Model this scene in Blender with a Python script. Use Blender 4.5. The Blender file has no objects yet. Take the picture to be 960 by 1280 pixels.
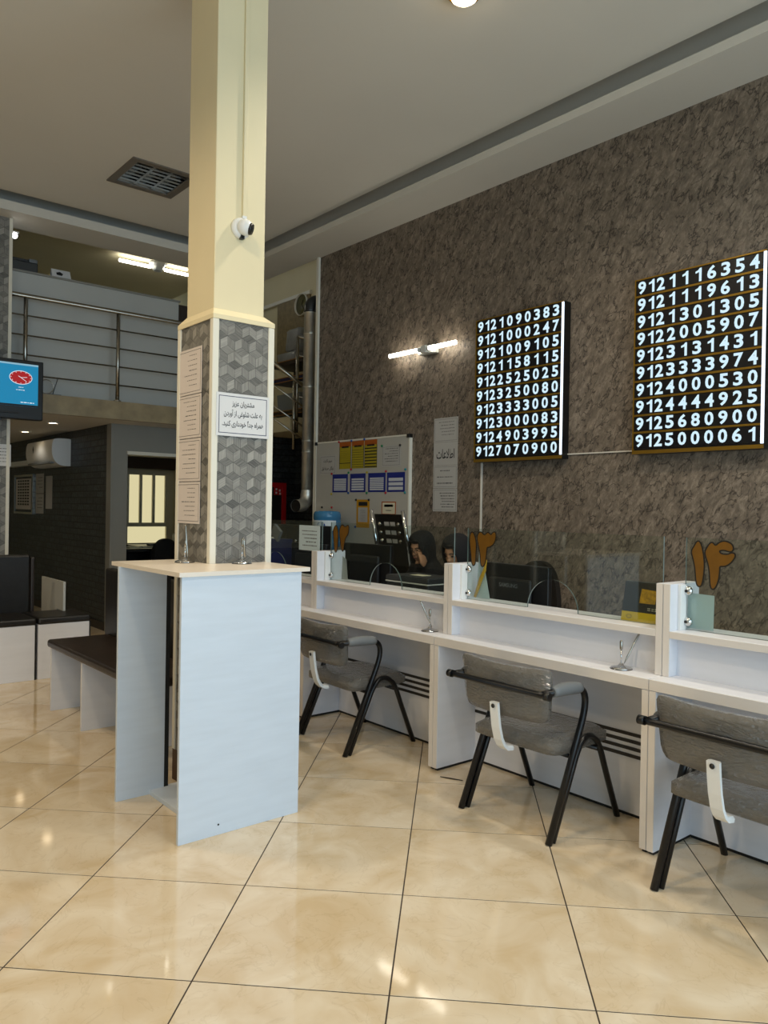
import bpy, bmesh, math, random
from mathutils import Vector, Matrix

random.seed(7)
PI = math.pi
SC = bpy.context.scene
COL = SC.collection

# ------------------------------------------------------------------ camera
def make_camera():
    yaw, pitch, roll = 0.695444, -0.005790, 0.016786
    f = Vector((math.sin(yaw)*math.cos(pitch), math.cos(yaw)*math.cos(pitch), math.sin(pitch)))
    r = Vector((math.cos(yaw), -math.sin(yaw), 0)); u = r.cross(f)
    r2 = r*math.cos(roll)+u*math.sin(roll); u2 = -r*math.sin(roll)+u*math.cos(roll)
    cd = bpy.data.cameras.new('camera'); cd.sensor_fit = 'VERTICAL'; cd.sensor_height = 32.0
    cd.lens = 970.0*32.0/1280.0; cd.clip_start = 0.05; cd.clip_end = 100
    co = bpy.data.objects.new('camera', cd); COL.objects.link(co)
    m = Matrix.Identity(4)
    for i in range(3):
        m[i][0] = r2[i]; m[i][1] = u2[i]; m[i][2] = -f[i]
    m[0][3] = 0; m[1][3] = 0; m[2][3] = 1.4431
    co.matrix_world = m
    SC.camera = co
make_camera()

# ------------------------------------------------------------------ world, exposure
w = bpy.data.worlds.new('world'); SC.world = w; w.use_nodes = True
w.node_tree.nodes['Background'].inputs[0].default_value = (0.80, 0.90, 1.0, 1)
w.node_tree.nodes['Background'].inputs[1].default_value = 1.0
SC.view_settings.view_transform = 'Standard'
SC.view_settings.look = 'None'
SC.view_settings.gamma = 1.0
SC.view_settings.use_curve_mapping = False
SC.view_settings.exposure = 0.0

# ------------------------------------------------------------------ large lights
def area_light(name, loc, rot, sx, sy, power, color, spread=PI):
    d = bpy.data.lights.new(name, 'AREA'); d.shape = 'RECTANGLE'; d.size = sx; d.size_y = sy
    d.energy = power; d.color = color; d.spread = spread
    o = bpy.data.objects.new(name, d); COL.objects.link(o); o.location = loc; o.rotation_euler = rot
    return o
# daylight entering through the shop front behind the camera (window plane at y = -3)
area_light('shopfront_daylight', (0.9, -2.93, 1.75), (PI/2, 0, 0), 7.0, 3.0, 190, (0.58, 0.81, 1.0))
def spot_light(name, loc, power, color, size=PI*0.8, blend=0.7, radius=0.08, rot=(0, 0, 0)):
    d = bpy.data.lights.new(name, 'SPOT'); d.energy = power; d.color = color
    d.spot_size = size; d.spot_blend = blend; d.shadow_soft_size = radius
    o = bpy.data.objects.new(name, d); COL.objects.link(o); o.location = loc; o.rotation_euler = rot
    return o
WARM = (1.0, 0.78, 0.50)
NEUT = (1.0, 0.90, 0.74)
DOWNLIGHTS = [(0.6, 2.2), (3.03, 3.02), (0.3, 4.6), (1.9, 0.3), (-1.2, 2.6), (3.2, 0.6), (-0.6, 6.4)]
for x, y in DOWNLIGHTS:
    spot_light('ceiling_spot', (x, y, 4.12), 85, NEUT if x > 1.5 else WARM)

# ------------------------------------------------------------------ materials
MATS = {}
def lin(c):
    return tuple((v/12.92 if v <= 0.04045 else ((v+0.055)/1.055)**2.4) for v in c)
def hexc(h):
    return lin(tuple(int(h[i:i+2], 16)/255 for i in (0, 2, 4)))
def base_mat(name):
    m = bpy.data.materials.new(name); m.use_nodes = True
    nt = m.node_tree; b = nt.nodes['Principled BSDF']
    MATS[name] = m
    return m, nt, b
def N(nt, t, **kw):
    n = nt.nodes.new(t)
    for k, v in kw.items():
        setattr(n, k, v)
    return n
def mat(name, h, rough=0.5, metal=0.0, var=0.0, scale=8.0, bump=0.0, bscale=None, stretch=(1, 1, 1), spec=0.5, emit=None, estr=0.0, coat=0.0):
    m, nt, b = base_mat(name)
    c = hexc(h) if isinstance(h, str) else h
    b.inputs['Base Color'].default_value = (*c, 1)
    b.inputs['Roughness'].default_value = rough
    b.inputs['Metallic'].default_value = metal
    b.inputs['Specular IOR Level'].default_value = spec
    b.inputs['Coat Weight'].default_value = coat
    if emit:
        b.inputs['Emission Color'].default_value = (*hexc(emit), 1); b.inputs['Emission Strength'].default_value = estr
    if var or bump:
        tc = N(nt, 'ShaderNodeTexCoord'); mp = N(nt, 'ShaderNodeMapping')
        mp.inputs['Scale'].default_value = stretch
        nt.links.new(tc.outputs['Object'], mp.inputs[0])
        nz = N(nt, 'ShaderNodeTexNoise'); nz.inputs['Scale'].default_value = scale; nz.inputs['Detail'].default_value = 5
        nt.links.new(mp.outputs[0], nz.inputs['Vector'])
        if var:
            cr = N(nt, 'ShaderNodeValToRGB')
            cr.color_ramp.elements[0].position = 0.3; cr.color_ramp.elements[1].position = 0.7
            cr.color_ramp.elements[0].color = (*[v*(1-var) for v in c], 1)
            cr.color_ramp.elements[1].color = (*[min(1, v*(1+var)) for v in c], 1)
            nt.links.new(nz.outputs['Fac'], cr.inputs[0]); nt.links.new(cr.outputs[0], b.inputs['Base Color'])
        if bump:
            nb = nz
            if bscale:
                nb = N(nt, 'ShaderNodeTexNoise'); nb.inputs['Scale'].default_value = bscale; nb.inputs['Detail'].default_value = 4
                nt.links.new(mp.outputs[0], nb.inputs['Vector'])
            bp = N(nt, 'ShaderNodeBump'); bp.inputs['Strength'].default_value = bump; bp.inputs['Distance'].default_value = 0.01
            nt.links.new(nb.outputs['Fac'], bp.inputs['Height']); nt.links.new(bp.outputs[0], b.inputs['Normal'])
    return m
def emis(name, h, s):
    return mat(name, '000000', 0.5, emit=h, estr=s)

mat('white_laminate', 'E2E3E9', 0.38, var=0.03, scale=2.5, stretch=(1, 1, 8))
mat('desk_laminate', 'D0DBE8', 0.4, var=0.035, scale=3.0, stretch=(1.2, 1.2, 9))
mat('desk_top_laminate', 'E9DFD2', 0.3, var=0.03, scale=4)
mat('edge_band', 'E4DDD6', 0.4)
mat('black_plinth', '121212', 0.6)
mat('groove_brown', '2B2723', 0.6)
mat('ceiling_paint', 'DDD9CF', 0.75, var=0.02, scale=1.2)
mat('soffit_paint', 'D2CEC4', 0.7, var=0.02, scale=1.2)
mat('cream_paint', 'E6D9B4', 0.55, var=0.025, scale=3, bump=0.03, bscale=40)
mat('cream_wall', 'D8CDA8', 0.7, var=0.05, scale=1.5)
mat('grey_wall', '8C8A82', 0.6, var=0.04, scale=1.2)
mat('side_wall', 'BDB6A8', 0.7, var=0.04, scale=1.2)
mat('partition_grey', 'BFC0BC', 0.35, var=0.03, scale=2)
mat('white_trim', 'E4E0D2', 0.45)
mat('beam_stone', '9A8A6A', 0.35, var=0.25, scale=7, bump=0.05)
mat('black_leather', '15120F', 0.42, var=0.3, scale=9, bump=0.12, bscale=30)
mat('brown_leather', '2A211C', 0.36, var=0.25, scale=6, bump=0.15, bscale=25)
mat('black_metal', '0A0C10', 0.3, spec=0.4)
mat('black_plastic', '0B0B0C', 0.35)
mat('dark_plastic', '17181A', 0.45)
mat('charcoal', '2A2B2D', 0.5)
mat('grey_plastic', '6F7376', 0.5)
mat('white_plastic', 'E8E9E8', 0.32)
mat('off_white_plastic', 'D7D7D0', 0.4)
mat('chrome', 'D6D6D6', 0.09, 1.0)
mat('steel', 'A9A59B', 0.24, 1.0, var=0.08, scale=3)
mat('galvanised', 'CFCDC4', 0.38, 0.85, var=0.12, scale=9)
mat('dark_steel', '4B4D4E', 0.4, 0.8)
mat('mirror_reflector', 'D8DADB', 0.06, 1.0)
mat('lamp_frame', '6F675C', 0.45)
mat('gold_frame', 'A07C2E', 0.32, 0.75)
mat('gold_letter', '734D0D', 0.4, 0.1, var=0.12, scale=18)
mat('outline_black', '0A0806', 0.5)
mat('board_black', '0B0C12', 0.3)
mat('board_side', '08080A', 0.4)
emis('digit_light', 'CFEAF8', 1.05)
emis('edge_light', 'E6F2FF', 1.6)
emis('tube_light', 'FFF6E2', 14.0)
emis('tube_light_mezzanine', 'FFFBEF', 16.0)
emis('downlight_glow', 'FFE3B8', 14.0)
emis('bulb_glow', 'FFFFFF', 9.0)
emis('screen_blue', '1796C8', 0.7)
emis('screen_bar', '9FD0E6', 0.7)
emis('screen_red', 'B3191C', 0.8)
emis('screen_white', 'F2F7FF', 0.9)
emis('screen_dark', '101820', 0.5)
mat('paper', 'D9D9DA', 0.7)
mat('paper_warm', 'D8CFCA', 0.6, var=0.02, scale=6)
mat('paper_blue', 'C6D6DA', 0.7)
mat('paper_grey', 'B4B2AE', 0.7)
mat('paper_cream', 'D8D2B8', 0.7)
mat('ink', '16181B', 0.6)
mat('ink_soft', '5C5A5A', 0.7)
mat('whiteboard', 'B9B6AE', 0.25, var=0.02, scale=1)
mat('poster_yellow', 'A79716', 0.5)
mat('poster_orange', 'A9550F', 0.5)
mat('poster_blue', '15247C', 0.5)
mat('poster_white', 'C9CCD2', 0.6)
mat('poster_gold', 'C08C12', 0.5)
mat('poster_orange_light', 'C79A5C', 0.5)
mat('magnet_red', 'A81E2C', 0.4); mat('magnet_green', '1C7A4A', 0.4); mat('magnet_blue', '1C4F96', 0.4)
mat('magnet_yellow', 'A89A1C', 0.4); mat('magnet_black', '101010', 0.4); mat('magnet_teal', '1B7F86', 0.4)
mat('calendar_yellow', 'D8B40A', 0.4)
mat('calendar_black', '1D1D1A', 0.35)
mat('calendar_gold', 'B98B14', 0.4, var=0.4, scale=60)
mat('red_paint', 'B0141C', 0.35)
mat('navy', '141A48', 0.5)
mat('bottle_blue', '3F7DA8', 0.12, var=0.15, scale=6)
mat('bottle_label', 'D8E2E8', 0.4)
mat('skin', 'B98A6B', 0.55, var=0.04, scale=20)
mat('skin_lips', '8A4A42', 0.5)
mat('eye_dark', '1A1210', 0.25)
mat('black_cloth', '0C0B0D', 0.85, bump=0.2, bscale=60)
mat('hair_black', '0A0807', 0.5)
mat('bag_grey', '8C8F92', 0.35, var=0.12, scale=14, bump=0.3, bscale=14)
mat('bin_translucent', '7E8588', 0.3)
mat('shelf_edge', '9C6A2A', 0.4)
mat('dark_wood', '2E2118', 0.5, var=0.2, scale=5)
mat('base_brown', '4A3226', 0.5, var=0.15, scale=6)
mat('carved_beige', '8A7A58', 0.5, var=0.2, scale=20, bump=0.3, bscale=30)
mat('clock_face', '5B5832', 0.4, var=0.3, scale=25)
mat('yellow_cord', 'C99A1A', 0.7, bump=0.4, bscale=150)
mat('window_cream', 'D9D2B8', 0.5)
emis('daylit_frosted_glass', 'EADFAE', 0.85)
mat('grout', '3A2F28', 0.8)
mat('fabric_grey', '5F5D59', 0.8, var=0.08, scale=60, bump=0.15, bscale=200)
mat('wall_cable', 'D8D2C6', 0.5)
mat('dark_table', '0F0D0C', 0.3)

def plastic_wrap(name, h):
    # grey upholstery seen under crinkled clear film: clear coat with creased normals
    m, nt, b = base_mat(name)
    c = hexc(h)
    tc = N(nt, 'ShaderNodeTexCoord')
    n1 = N(nt, 'ShaderNodeTexNoise'); n1.inputs['Scale'].default_value = 70; nt.links.new(tc.outputs['Object'], n1.inputs['Vector'])
    cr = N(nt, 'ShaderNodeValToRGB')
    cr.color_ramp.elements[0].color = (*[v*0.8 for v in c], 1); cr.color_ramp.elements[1].color = (*[v*1.2 for v in c], 1)
    nt.links.new(n1.outputs['Fac'], cr.inputs[0]); nt.links.new(cr.outputs[0], b.inputs['Base Color'])
    b.inputs['Roughness'].default_value = 0.6
    mp = N(nt, 'ShaderNodeMapping'); mp.inputs['Rotation'].default_value = (0.5, 0.4, 0.6); mp.inputs['Scale'].default_value = (1, 1, 3.5)
    nt.links.new(tc.outputs['Object'], mp.inputs[0])
    n2 = N(nt, 'ShaderNodeTexNoise'); n2.inputs['Scale'].default_value = 16; n2.inputs['Detail'].default_value = 5; n2.inputs['Distortion'].default_value = 2.0
    nt.links.new(mp.outputs[0], n2.inputs['Vector'])
    bp = N(nt, 'ShaderNodeBump'); bp.inputs['Strength'].default_value = 1.0; bp.inputs['Distance'].default_value = 0.07
    nt.links.new(n2.outputs['Fac'], bp.inputs['Height'])
    b.inputs['Coat Weight'].default_value = 1.0; b.inputs['Coat Roughness'].default_value = 0.05; b.inputs['Coat IOR'].default_value = 1.7
    bp2 = N(nt, 'ShaderNodeBump'); bp2.inputs['Strength'].default_value = 0.35; bp2.inputs['Distance'].default_value = 0.015
    nt.links.new(n2.outputs['Fac'], bp2.inputs['Height']); nt.links.new(bp2.outputs[0], b.inputs['Normal'])
    nt.links.new(bp.outputs[0], b.inputs['Coat Normal'])
    return m
plastic_wrap('wrapped_fabric', '585550')

def glass_mat(name, tint, refl=1.0):
    m = bpy.data.materials.new(name); m.use_nodes = True; nt = m.node_tree; MATS[name] = m
    for n in list(nt.nodes): nt.nodes.remove(n)
    out = N(nt, 'ShaderNodeOutputMaterial'); mx = N(nt, 'ShaderNodeMixShader')
    tr = N(nt, 'ShaderNodeBsdfTransparent'); tr.inputs[0].default_value = (*tint, 1)
    gl = N(nt, 'ShaderNodeBsdfGlossy'); gl.inputs['Roughness'].default_value = 0.0; gl.inputs[0].default_value = (refl, refl, refl, 1)
    fr = N(nt, 'ShaderNodeFresnel')
    ge = N(nt, 'ShaderNodeNewGeometry'); im = N(nt, 'ShaderNodeMapRange'); im.inputs[3].default_value = 1.45; im.inputs[4].default_value = 1/1.45
    nt.links.new(ge.outputs['Backfacing'], im.inputs[0]); nt.links.new(im.outputs[0], fr.inputs[0])
    nt.links.new(fr.outputs[0], mx.inputs[0]); nt.links.new(tr.outputs[0], mx.inputs[1]); nt.links.new(gl.outputs[0], mx.inputs[2])
    nt.links.new(mx.outputs[0], out.inputs[0])
    return m
glass_mat('clear_glass', (0.86, 0.90, 0.88))
mat('glass_edge', '6E7C78', 0.15)
mat('acrylic', 'B9C4C6', 0.1)

def wallpaper_bark():
    m, nt, b = base_mat('bark_wallpaper')
    tc = N(nt, 'ShaderNodeTexCoord')
    mp = N(nt, 'ShaderNodeMapping', vector_type='TEXTURE'); mp.inputs['Rotation'].default_value = (math.radians(30), 0, 0); mp.inputs['Scale'].default_value = (1, 0.62, 1.2)
    nt.links.new(tc.outputs['Object'], mp.inputs[0])
    n1 = N(nt, 'ShaderNodeTexNoise'); n1.inputs['Scale'].default_value = 15; n1.inputs['Detail'].default_value = 9; n1.inputs['Roughness'].default_value = 0.8; n1.inputs['Distortion'].default_value = 0.4
    nt.links.new(mp.outputs[0], n1.inputs['Vector'])
    cr = N(nt, 'ShaderNodeValToRGB')
    cr.color_ramp.elements[0].position = 0.30; cr.color_ramp.elements[0].color = (*hexc('463D35'), 1)
    cr.color_ramp.elements[1].position = 0.72; cr.color_ramp.elements[1].color = (*hexc('A89988'), 1)
    e = cr.color_ramp.elements.new(0.5); e.color = (*hexc('75695C'), 1)
    nt.links.new(n1.outputs['Fac'], cr.inputs[0])
    # crack lines: distorted cell edges, broken up by a mask
    n2 = N(nt, 'ShaderNodeTexNoise'); n2.inputs['Scale'].default_value = 7.0; n2.inputs['Detail'].default_value = 5
    nt.links.new(mp.outputs[0], n2.inputs['Vector'])
    vm = N(nt, 'ShaderNodeVectorMath', operation='MULTIPLY_ADD'); vm.inputs[1].default_value = (0.35, 0.35, 0.35)
    nt.links.new(n2.outputs['Color'], vm.inputs[0]); nt.links.new(mp.outputs[0], vm.inputs[2])
    vo = N(nt, 'ShaderNodeTexVoronoi', feature='DISTANCE_TO_EDGE'); vo.inputs['Scale'].default_value = 9.5
    nt.links.new(vm.outputs[0], vo.inputs['Vector'])
    n3 = N(nt, 'ShaderNodeTexNoise'); n3.inputs['Scale'].default_value = 10.0; n3.inputs['Detail'].default_value = 3
    nt.links.new(tc.outputs['Object'], n3.inputs['Vector'])
    mk = N(nt, 'ShaderNodeMapRange'); mk.inputs[1].default_value = 0.50; mk.inputs[2].default_value = 0.64; mk.inputs[3].default_value = 0.0; mk.inputs[4].default_value = 0.16
    nt.links.new(n3.outputs['Fac'], mk.inputs[0])
    a = N(nt, 'ShaderNodeMath', operation='ADD'); nt.links.new(vo.outputs['Distance'], a.inputs[0]); nt.links.new(mk.outputs[0], a.inputs[1])
    c2 = N(nt, 'ShaderNodeValToRGB')
    c2.color_ramp.elements[0].position = 0.0; c2.color_ramp.elements[0].color = (0.10, 0.09, 0.085, 1)
    c2.color_ramp.elements[1].position = 0.075; c2.color_ramp.elements[1].color = (1, 1, 1, 1)
    nt.links.new(a.outputs[0], c2.inputs[0])
    mx = N(nt, 'ShaderNodeMix', data_type='RGBA', blend_type='MULTIPLY'); mx.inputs[0].default_value = 0.9
    nt.links.new(cr.outputs[0], mx.inputs[6]); nt.links.new(c2.outputs[0], mx.inputs[7])
    nt.links.new(mx.outputs[2], b.inputs['Base Color'])
    b.inputs['Roughness'].default_value = 0.55
    bp = N(nt, 'ShaderNodeBump'); bp.inputs['Strength'].default_value = 0.25; bp.inputs['Distance'].default_value = 0.006
    nt.links.new(n1.outputs['Fac'], bp.inputs['Height']); nt.links.new(bp.outputs[0], b.inputs['Normal'])
wallpaper_bark()

def wallpaper_dark():
    m, nt, b = base_mat('dark_block_wallpaper')
    tc = N(nt, 'ShaderNodeTexCoord'); sp = N(nt, 'ShaderNodeSeparateXYZ'); nt.links.new(tc.outputs['Object'], sp.inputs[0])
    ad = N(nt, 'ShaderNodeMath', operation='ADD'); nt.links.new(sp.outputs[0], ad.inputs[0]); nt.links.new(sp.outputs[1], ad.inputs[1])
    cb = N(nt, 'ShaderNodeCombineXYZ'); nt.links.new(ad.outputs[0], cb.inputs[0]); nt.links.new(sp.outputs[2], cb.inputs[1])
    br = N(nt, 'ShaderNodeTexBrick')
    br.inputs['Scale'].default_value = 1.0; br.inputs['Brick Width'].default_value = 0.22; br.inputs['Row Height'].default_value = 0.075
    br.inputs['Mortar Size'].default_value = 0.009; br.inputs['Mortar Smooth'].default_value = 0.6
    br.inputs['Color1'].default_value = (*hexc('2C3034'), 1); br.inputs['Color2'].default_value = (*hexc('3D4347'), 1); br.inputs['Mortar'].default_value = (*hexc('101114'), 1)
    nt.links.new(cb.outputs[0], br.inputs['Vector'])
    nz = N(nt, 'ShaderNodeTexNoise'); nz.inputs['Scale'].default_value = 38; nz.inputs['Detail'].default_value = 4; nt.links.new(tc.outputs['Object'], nz.inputs['Vector'])
    cr = N(nt, 'ShaderNodeValToRGB'); cr.color_ramp.elements[0].position = 0.35; cr.color_ramp.elements[1].position = 0.65
    cr.color_ramp.elements[0].color = (0.4, 0.4, 0.4, 1); cr.color_ramp.elements[1].color = (1.3, 1.3, 1.3, 1)
    nt.links.new(nz.outputs['Fac'], cr.inputs[0])
    mx = N(nt, 'ShaderNodeMix', data_type='RGBA', blend_type='MULTIPLY'); mx.inputs[0].default_value = 1.0
    nt.links.new(br.outputs['Color'], mx.inputs[6]); nt.links.new(cr.outputs[0], mx.inputs[7]); nt.links.new(mx.outputs[2], b.inputs['Base Color'])
    bp = N(nt, 'ShaderNodeBump'); bp.inputs['Strength'].default_value = 0.6; bp.inputs['Distance'].default_value = 0.01; bp.invert = True
    nt.links.new(br.outputs['Fac'], bp.inputs['Height']); nt.links.new(bp.outputs[0], b.inputs['Normal'])
    b.inputs['Roughness'].default_value = 0.45
wallpaper_dark()

def marble_tile():
    m, nt, b = base_mat('marble_tile')
    tc = N(nt, 'ShaderNodeTexCoord'); oi = N(nt, 'ShaderNodeObjectInfo')
    mu = N(nt, 'ShaderNodeVectorMath', operation='SCALE'); mu.inputs['Scale'].default_value = 37.0
    cx = N(nt, 'ShaderNodeCombineXYZ')
    for i in range(3): nt.links.new(oi.outputs['Random'], cx.inputs[i])
    nt.links.new(cx.outputs[0], mu.inputs[0])
    ad = N(nt, 'ShaderNodeVectorMath', operation='ADD'); nt.links.new(tc.outputs['Object'], ad.inputs[0]); nt.links.new(mu.outputs[0], ad.inputs[1])
    n1 = N(nt, 'ShaderNodeTexNoise'); n1.inputs['Scale'].default_value = 3.2; n1.inputs['Detail'].default_value = 7; n1.inputs['Distortion'].default_value = 1.4
    nt.links.new(ad.outputs[0], n1.inputs['Vector'])
    cr = N(nt, 'ShaderNodeValToRGB')
    cr.color_ramp.elements[0].position = 0.32; cr.color_ramp.elements[0].color = (*hexc('D2BC99'), 1)
    cr.color_ramp.elements[1].position = 0.66; cr.color_ramp.elements[1].color = (*hexc('E4D6BE'), 1)
    nt.links.new(n1.outputs['Fac'], cr.inputs[0])
    n2 = N(nt, 'ShaderNodeTexNoise'); n2.inputs['Scale'].default_value = 4.5; n2.inputs['Detail'].default_value = 5; n2.inputs['Distortion'].default_value = 2.2
    nt.links.new(ad.outputs[0], n2.inputs['Vector'])
    s = N(nt, 'ShaderNodeMath', operation='SUBTRACT'); s.inputs[1].default_value = 0.53; nt.links.new(n2.outputs['Fac'], s.inputs[0])
    a = N(nt, 'ShaderNodeMath', operation='ABSOLUTE'); nt.links.new(s.outputs[0], a.inputs[0])
    c2 = N(nt, 'ShaderNodeValToRGB')
    c2.color_ramp.elements[0].position = 0.0; c2.color_ramp.elements[0].color = (0.80, 0.76, 0.70, 1)
    c2.color_ramp.elements[1].position = 0.014; c2.color_ramp.elements[1].color = (1, 1, 1, 1)
    nt.links.new(a.outputs[0], c2.inputs[0])
    mx = N(nt, 'ShaderNodeMix', data_type='RGBA', blend_type='MULTIPLY'); mx.inputs[0].default_value = 0.4
    nt.links.new(cr.outputs[0], mx.inputs[6]); nt.links.new(c2.outputs[0], mx.inputs[7]); nt.links.new(mx.outputs[2], b.inputs['Base Color'])
    b.inputs['Roughness'].default_value = 0.07; b.inputs['Specular IOR Level'].default_value = 0.55
marble_tile()

def cube_paper(name, lo, hi):
    m, nt, b = base_mat(name)
    at = N(nt, 'ShaderNodeAttribute'); at.attribute_name = 'tone'
    uv = N(nt, 'ShaderNodeUVMap'); uv.uv_map = 'grain'
    mp = N(nt, 'ShaderNodeMapping'); mp.inputs['Scale'].default_value = (14, 220, 1); nt.links.new(uv.outputs[0], mp.inputs[0])
    nz = N(nt, 'ShaderNodeTexNoise'); nz.inputs['Scale'].default_value = 1.0; nz.inputs['Detail'].default_value = 4; nt.links.new(mp.outputs[0], nz.inputs['Vector'])
    m1 = N(nt, 'ShaderNodeMath', operation='MULTIPLY_ADD'); m1.inputs[1].default_value = 0.9; m1.inputs[2].default_value = -0.45
    nt.links.new(nz.outputs['Fac'], m1.inputs[0])
    a = N(nt, 'ShaderNodeMath', operation='ADD'); nt.links.new(m1.outputs[0], a.inputs[0]); nt.links.new(at.outputs['Fac'], a.inputs[1])
    cr = N(nt, 'ShaderNodeValToRGB')
    cr.color_ramp.elements[0].color = (*hexc(lo), 1); cr.color_ramp.elements[1].color = (*hexc(hi), 1)
    nt.links.new(a.outputs[0], cr.inputs[0]); nt.links.new(cr.outputs[0], b.inputs['Base Color'])
    b.inputs['Roughness'].default_value = 0.5
cube_paper('cube_wallpaper', '3C3B39', 'A9A69E')

# ------------------------------------------------------------------ mesh helpers
class MB:
    def __init__(self): self.bm = bmesh.new(); self.mats = []
    def mi(self, m):
        if m is None: return 0
        if m not in self.mats: self.mats.append(m)
        return self.mats.index(m)
    def box(self, x0, x1, y0, y1, z0, z1, bev=0.0, m=None, seg=2):
        n0 = set(self.bm.faces)
        g = bmesh.ops.create_cube(self.bm, size=1.0)
        sx, sy, sz = x1-x0, y1-y0, z1-z0
        for v in g['verts']:
            v.co = Vector((x0+(v.co.x+.5)*sx, y0+(v.co.y+.5)*sy, z0+(v.co.z+.5)*sz))
        if bev:
            es = list({e for v in g['verts'] for e in v.link_edges})
            bmesh.ops.bevel(self.bm, geom=es, offset=bev, segments=seg, affect='EDGES', profile=0.5)
        i = self.mi(m)
        for f in self.bm.faces:
            if f not in n0: f.material_index = i
        return self
    def faces(self, verts, faces, m=None):
        vs = [self.bm.verts.new(v) for v in verts]; i = self.mi(m)
        for f in faces:
            try:
                nf = self.bm.faces.new([vs[k] for k in f]); nf.material_index = i
            except ValueError: pass
        return self
    def prism(self, pts, mapf, d0, d1, m=None, mside=None):
        # pts 2D outline; mapf(u, v, d) -> 3D
        n = len(pts)
        a = [self.bm.verts.new(mapf(u, v, d0)) for u, v in pts]; b = [self.bm.verts.new(mapf(u, v, d1)) for u, v in pts]
        i = self.mi(m); j = self.mi(mside) if mside else i
        for f, k in ((self.bm.faces.new(a), i), (self.bm.faces.new(b[::-1]), i)): f.material_index = k
        for q in range(n):
            f = self.bm.faces.new([a[q], b[q], b[(q+1) % n], a[(q+1) % n]]); f.material_index = j
        return self
    def tube(self, pts, r, seg=10, cap=True, m=None, closed=False):
        pts = [Vector(p) for p in pts]; n = len(pts); rings = []
        rr = r if isinstance(r, (list, tuple)) else [r]*n
        up = None; i = self.mi(m)
        for k, p in enumerate(pts):
            if closed: t = (pts[(k+1) % n]-pts[k-1])
            else: t = pts[min(k+1, n-1)]-pts[max(k-1, 0)]
            t.normalize()
            if up is None:
                up = Vector((0, 0, 1)) if abs(t.z) < 0.9 else Vector((1, 0, 0))
            s = t.cross(up)
            if s.length < 1e-6: s = t.cross(Vector((0, 1, 0)))
            s.normalize(); up = s.cross(t).normalized()
            rings.append([self.bm.verts.new(p+(s*math.cos(2*PI*q/seg)+up*math.sin(2*PI*q/seg))*rr[k]) for q in range(seg)])
        for k in range(n if closed else n-1):
            A, B = rings[k], rings[(k+1) % n]
            for q in range(seg):
                f = self.bm.faces.new([A[q], A[(q+1) % seg], B[(q+1) % seg], B[q]]); f.material_index = i; f.smooth = True
        if cap and not closed:
            for R in (rings[0][::-1], rings[-1]):
                f = self.bm.faces.new(R); f.material_index = i
        return self
    def lathe(self, prof, c=(0, 0, 0), seg=24, m=None, axis='z'):
        c = Vector(c); rings = []; i = self.mi(m)
        for r, z in prof:
            ring = []
            for q in range(seg):
                a = 2*PI*q/seg
                if axis == 'z': p = (r*math.cos(a), r*math.sin(a), z)
                elif axis == 'x': p = (z, r*math.cos(a), r*math.sin(a))
                else: p = (r*math.cos(a), z, r*math.sin(a))
                ring.append(self.bm.verts.new(c+Vector(p)))
            rings.append(ring)
        for k in range(len(rings)-1):
            for q in range(seg):
                f = self.bm.faces.new([rings[k][q], rings[k][(q+1) % seg], rings[k+1][(q+1) % seg], rings[k+1][q]]); f.material_index = i; f.smooth = True
        for R in (rings[0][::-1], rings[-1]):
            f = self.bm.faces.new(R); f.material_index = i
        return self
    def ball(self, c, r, sc=(1, 1, 1), m=None, seg=16):
        g = bmesh.ops.create_uvsphere(self.bm, u_segments=seg, v_segments=seg//2+2, radius=r); i = self.mi(m)
        c = Vector(c)
        fs = set()
        for v in g['verts']:
            v.co = Vector((v.co.x*sc[0], v.co.y*sc[1], v.co.z*sc[2]))+c
            fs.update(v.link_faces)
        for f in fs: f.material_index = i; f.smooth = True
        return self
    def xform(self, mtx):
        bmesh.ops.transform(self.bm, matrix=mtx, verts=self.bm.verts); return self
    def mesh(self, name, material=None, smooth=False, fix=True):
        if fix: bmesh.ops.recalc_face_normals(self.bm, faces=self.bm.faces)
        if smooth:
            for f in self.bm.faces: f.smooth = True
        me = bpy.data.meshes.new(name); self.bm.to_mesh(me); self.bm.free()
        names = [n for n in self.mats if n] or [material]
        for n in names: me.materials.append(MATS[n])
        return me
    def build(self, name, material=None, parent=None, smooth=False, fix=True):
        return link_mesh(name, self.mesh(name, material, smooth, fix), parent)

WLOC = {}
def link_mesh(name, me, parent=None):
    # place the origin at the bottom centre of the piece
    if len(me.vertices):
        xs = [v.co.x for v in me.vertices]; ys = [v.co.y for v in me.vertices]; zs = [v.co.z for v in me.vertices]
        c = Vector(((min(xs)+max(xs))/2, (min(ys)+max(ys))/2, min(zs)))
    else: c = Vector()
    me.transform(Matrix.Translation(-c))
    o = bpy.data.objects.new(name, me); COL.objects.link(o)
    o.parent = parent
    o.location = c-(WLOC[parent.name] if parent else Vector())
    WLOC[o.name] = c
    return o
def thing(name, label, cat, loc=(0, 0, 0), group=None):
    o = bpy.data.objects.new(name, None); COL.objects.link(o); o.location = loc; o.empty_display_size = 0.1
    WLOC[o.name] = Vector(loc)
    return tag(o, label, cat, group)
def tag(o, label=None, cat=None, group=None, kind=None):
    if label: o['label'] = label
    if cat: o['category'] = cat
    if group: o['group'] = group
    if kind: o['kind'] = kind
    return o
def struct(o): o['kind'] = 'structure'; return o
def copy_tree(root, loc, rz=None, label=None):
    r = root.copy(); COL.objects.link(r); r.location = loc
    if rz is not None: r.rotation_euler = (0, 0, rz)
    if label: r['label'] = label
    for ch in list(root.children):
        c = ch.copy(); COL.objects.link(c); c.parent = r
        for g in list(ch.children):
            d = g.copy(); COL.objects.link(d); d.parent = c
    return r
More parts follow.
